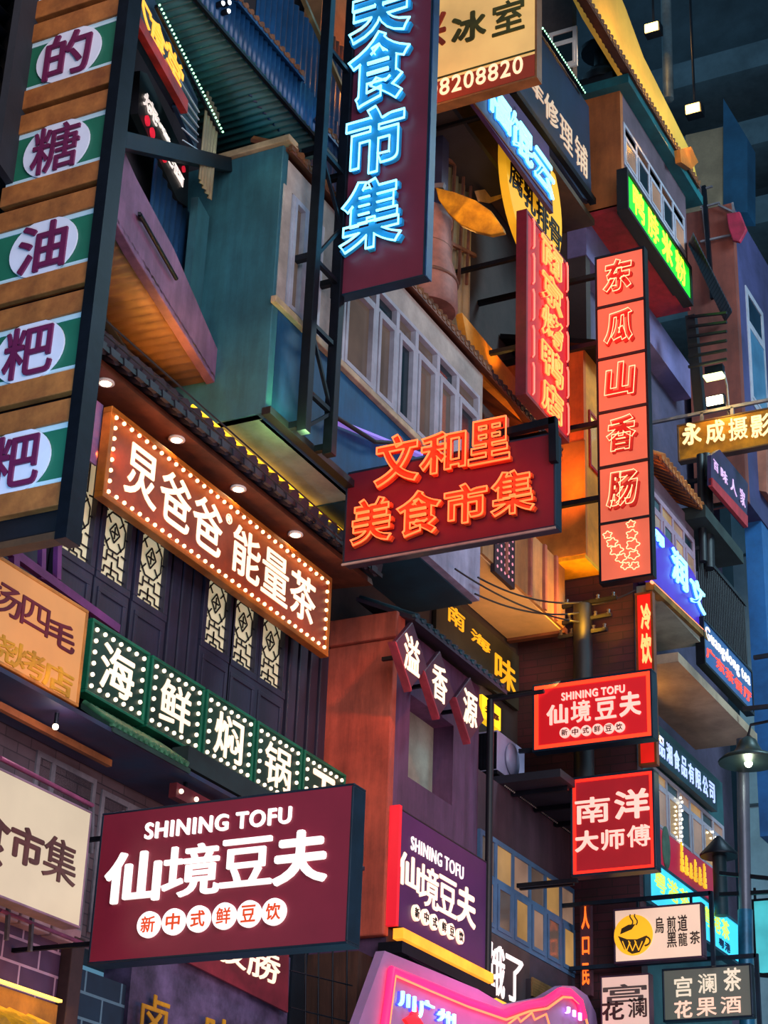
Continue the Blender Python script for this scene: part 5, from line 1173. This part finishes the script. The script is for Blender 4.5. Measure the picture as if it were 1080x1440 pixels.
obj('leaf_veins', g, emit('amber_print', 'f4b020', .75), em)
g = MB()
for k in (0, .06): g.tube([f.w(a-.02+k+.02*math.sin(j*1.1), b+.12+j*.028, .014) for j in range(6)], .008, 6)
obj('steam', g, dk, em)
bl = mat('thin_ink', '3a2a24', .5)
letters(t, f, '烏煎道', ((921, 1290, 934, 1312), (938, 1289, 951, 1311), (953, 1287, 967, 1309)), 0, bl, .01, .01); letters(t, f, '黑龍茶', ((938, 1312, 952, 1332), (954, 1312, 967, 1330), (970, 1310, 985, 1327)), 0, bl, .01, .01)
g = MB().bar(f.w(R[0]-.15, R[3]+.12, -.07), f.w(R[1]+.1, R[3]+.12, -.07), .05).bar(f.w(R[1]+.1, R[3]+.14, -.07), f.w(R[1]+.1, R[2]-.1, -.07), .05)
for k in (.3, 1.0): g.bar(f.w(R[0]+k, R[3]+.1, -.07), f.w(R[0]+k, R[3]-.03, -.07), .03)
g.bar(f.w(R[0]-.15, R[3]+.12, -.07), (22.77, -.72, R[3]+.12), .05); obj('hanger', g, mat('navy_steel', '142c40', .4, .5), t)
f = FX(23.3); a, b = f.px(857, 1318); t = thing('round_board', 'narrow pale rounded board with dark characters behind the left edge of the tea sign', 'sign', f.w(a, b-.3))
obj('board', MB().disc(f, a+.02, b, .16, -.06, 0, 30, .40), emit('pale_board', 'f0e4dc', .6), t); word(t, f, '茶', (a-.1, a+.05, b-.2, b+.2), .0, bl, .01, .03, 'letter')
# two lower signs
t, f, R = psign('herb_tea_sign', 'cream projecting sign with dark characters at the bottom right, left of the grey one', 22.4, (845, 1376), (915, 1365), (915, 1470), (845, 1482), .12, emit('blush_panel', 'd8b8a4', .5, 'd8c0b0', .5, .08, 2), mat('plum_edge', '3a2440', .5), .02, .008)
letters(t, f, '宫', ((848, 1386, 910, 1408),), 0, mat('grey_ink', '5a5650', .5), .01, .03); letters(t, f, '花澜', ((846, 1409, 878, 1434), (883, 1404, 910, 1430)), 0, bl, .01, .03)
t, f, R = psign('fruit_wine_sign', 'grey green projecting sign with two rows of pale characters in the bottom right corner', 22.9, (932, 1365), (1058, 1352), (1058, 1428), (932, 1440), .12, emit('grey_green_panel', '5a6058', .35, '5a6058', .5, .1, 2), mat('navy_steel', '142c40', .4, .5), .025, .015)
wl = emit('ivory_letter', 'd8ccb4', .75)
letters(t, f, '宫澜茶', ((948, 1374, 974, 1401), (981, 1370, 1008, 1396), (1017, 1362, 1043, 1393)), 0, wl, .01, .02); letters(t, f, '花果酒', ((948, 1408, 974, 1431), (979, 1404, 1008, 1428), (1013, 1402, 1043, 1424)), 0, emit('peach_ivory_letter', 'e8c0a8', .8), .01, .04)
g = MB().bar(f.w(R[0]-.2, R[3]+.1, -.06), f.w(R[1]+.05, R[3]+.1, -.06), .05).bar(f.w(R[1]+.05, R[3]+.12, -.06), f.w(R[1]+.05, R[2]-.1, -.06), .05).bar(f.w(R[0]-.2, R[3]+.1, -.06), (22.96, -.72, R[3]+.1), .05); obj('hanger', g, mat('navy_steel', '142c40', .4, .5), t)

# ------------------------------------------------------------------ blue window block and below
f = FY(-.76)
window(FY(-.78), (20.2, 23.22, 6.95, 8.10), [0, .155, .325, .5, .665, .835, 1], .56, .08, winblue, [g_warm, g_bay, g_warm2], 'blue framed window strip above the pink neon board', .06, .05, mullion=.07)
t = thing('dark_canopy', 'dark canopy with a line of tiny bead lights over the blue windows', 'awning', (21.7, -1.1, 8.85))
obj('slab', MB().box(20.85, 23.15, -1.55, -.02, 8.85, 8.95), mat('canopy_black', '181a28', .6, 0, .3, 2), t)
g = MB()
for i in range(46): g.sphere((20.9+i*.048, -.80, 8.83), .012, 5, 4)
obj('bead_lights', g, mat('pale_beads', '8a8a80', .5), t)
for x in (21.2, 21.9, 22.6): obj('rib', MB().box(x, x+.05, -1.5, -.76, 8.79, 8.85), darkst, t)
g = MB().tube([(20.22, -.90, 6.1), (20.22, -.90, 9.7)], .045, 12).tube([(20.22, -.90, 9.7), (20.22, -1.6, 9.72)], .03, 8); tag(obj('downpipe', g, blacks), 'black downpipe at the right end of the purple wall', 'pipe')
t = thing('shop_board', 'dark wall board with white outlined characters under the blue windows', 'sign', (20.9, -.8, 6.3)); f = FY(-.84)
a1 = f.px(745, 1350)[0]; obj('face_panel', MB().fb(f, 20.1, a1, 6.05, 6.92, -.08, 0), mat('taupe_board', '4a4044', .5, 0, .3, 2), t)
letters(t, f, '狼饿了', ((662, 1312, 684, 1392), (687, 1322, 709, 1406), (711, 1340, 735, 1416)), 0, white_l, .03, .010)
obj('yellow_foot', MB().bar(f.hit(668, 1394, .03), f.hit(712, 1416, .03), .06), emit('yellow_tube', 'ffb83a', 1.2), t)
struct('wall_under_windows', MB().box(a1, 23.25, -.80, -.70, 4.5, 6.94), mat('plum_grey', '3a3040', .7))
f = FY(-.9); a0, a1, b0, b1 = f.tlbr(746, 1376, 776, 1420)
t = thing('vent_grille', 'small louvred vent under the blue windows', 'vent', f.w(a0, b0)); obj('case', MB().fb(f, a0, a1, b0, b1, -.1, 0), mat('dark_case', '2a2430', .5), t)
g = MB()
for i in range(7): g.fb(f, a0+.02, a1-.02, b0+.04+i*(b1-b0)/7.5, b0+.07+i*(b1-b0)/7.5, 0, .02)
obj('slats', g, mat('brass_slat', '9a7a4a', .4, .4), t)
f = FX(23.0); a0, a1 = f.px(816, 1330)[0], f.px(831, 1330)[0]; b1 = f.px(823, 1268)[1]; b0 = f.px(823, 1400)[1]
t = thing('vertical_sign', 'narrow upright brown sign with orange strokes right of the blue windows', 'sign', f.w(a0, b0)); obj('face_panel', MB().fb(f, a0, a1, b0, b1, -.08, 0), mat('brown_violet_panel', '5a3440', .5), t)
letters(t, f, '人口民', ((818, 1274, 829, 1306), (819, 1318, 829, 1342), (819, 1355, 829, 1385)), 0, emit('orange_stroke', 'ff6a20', 1.4), .02, .03)
# pink neon board
f = FY(-1.25); pk = [(541, 1337), (600, 1361), (672, 1391), (709, 1413), (730, 1409), (764, 1402), (791, 1386), (808, 1387), (826, 1400), (838, 1425), (845, 1480), (845, 1530), (500, 1480), (497, 1460)]
t = thing('pink_neon_board', 'pink violet shaped board with red neon outline and blue neon characters at the bottom centre', 'sign', f.hit(620, 1440))
obj('board', MB().pxpoly(f, pk, -.10, 0), mat('orchid_board', 'a078a8', .5, 0, .2, 1, .03), t)
cx_, cy_ = 660, 1450
def inset(k): return [f.hit(cx_+(x-cx_)*k, cy_+(y-cy_)*k+ (1-k)*60, .05) for x, y in pk]
pn = emit('hot_pink_tube', 'ff1a50', 2.6); on = emit('orange_pink_tube', 'ff7a4a', 1.8)
l1 = [(570, 1450), (545, 1460), (556, 1372), (610, 1395), (660, 1416), (712, 1434), (745, 1422), (770, 1418), (792, 1402), (806, 1403), (820, 1416), (826, 1440)]
obj('pink_tube', MB().tube([f.hit(x-5, y-8, .05) for x, y in l1[1:]], .045, 8), pn, t)
obj('orange_tube', MB().tube([f.hit(x, y, .05) for x, y in l1[1:]], .014, 8), on, t)
obj('zigzag_tube', MB().tube([f.hit(x, y, .05) for x, y in ((715, 1440), (728, 1430), (732, 1437), (748, 1424), (752, 1434), (768, 1426), (772, 1440))], .012, 6), on, t)
for ch, q in zip('川广州', ((556, 1392, 578, 1424), (584, 1402, 604, 1440), (610, 1416, 634, 1446))):
    put(g := MB(), f, ch, *f.tlbr(*q), .0, .03, .06); k = obj('letter', g, emit('royal_blue_glow', '3a3cff', 1.0), t); put(g := MB(), f, ch, *f.tlbr(*q), .05, .03, .0, tube=.012); obj('neon_tube', g, cyt, k)
a, b = f.px(580, 1440); obj('red_emblem', MB().poly(f, [(a+.24*math.cos(math.pi/2+k*math.pi/4)*(1 if k % 2 == 0 else .5), b+.2*math.sin(math.pi/2+k*math.pi/4)*(1 if k % 2 == 0 else .5)) for k in range(8)], 0, .04), emit('red_emblem', 'ff2020', 1.0), t)
put(g := MB(), f, '川', *f.tlbr(790, 1414, 812, 1436), .03, .03, .0, tube=.012); obj('neon_tube', g, emit('lilac_tube', 'c89aff', 3), t)
area('pink_glow', f.w(f.px(640, 1420)[0], f.px(640, 1420)[1], .35), f.hit(640, 1420), 2.2, .5, 'ff3a9a', 7)
area('magenta_wash', (19.2, -1.8, 5.8), (19.2, -.8, 8.0), 1.2, .2, 'ff40b0', 8)
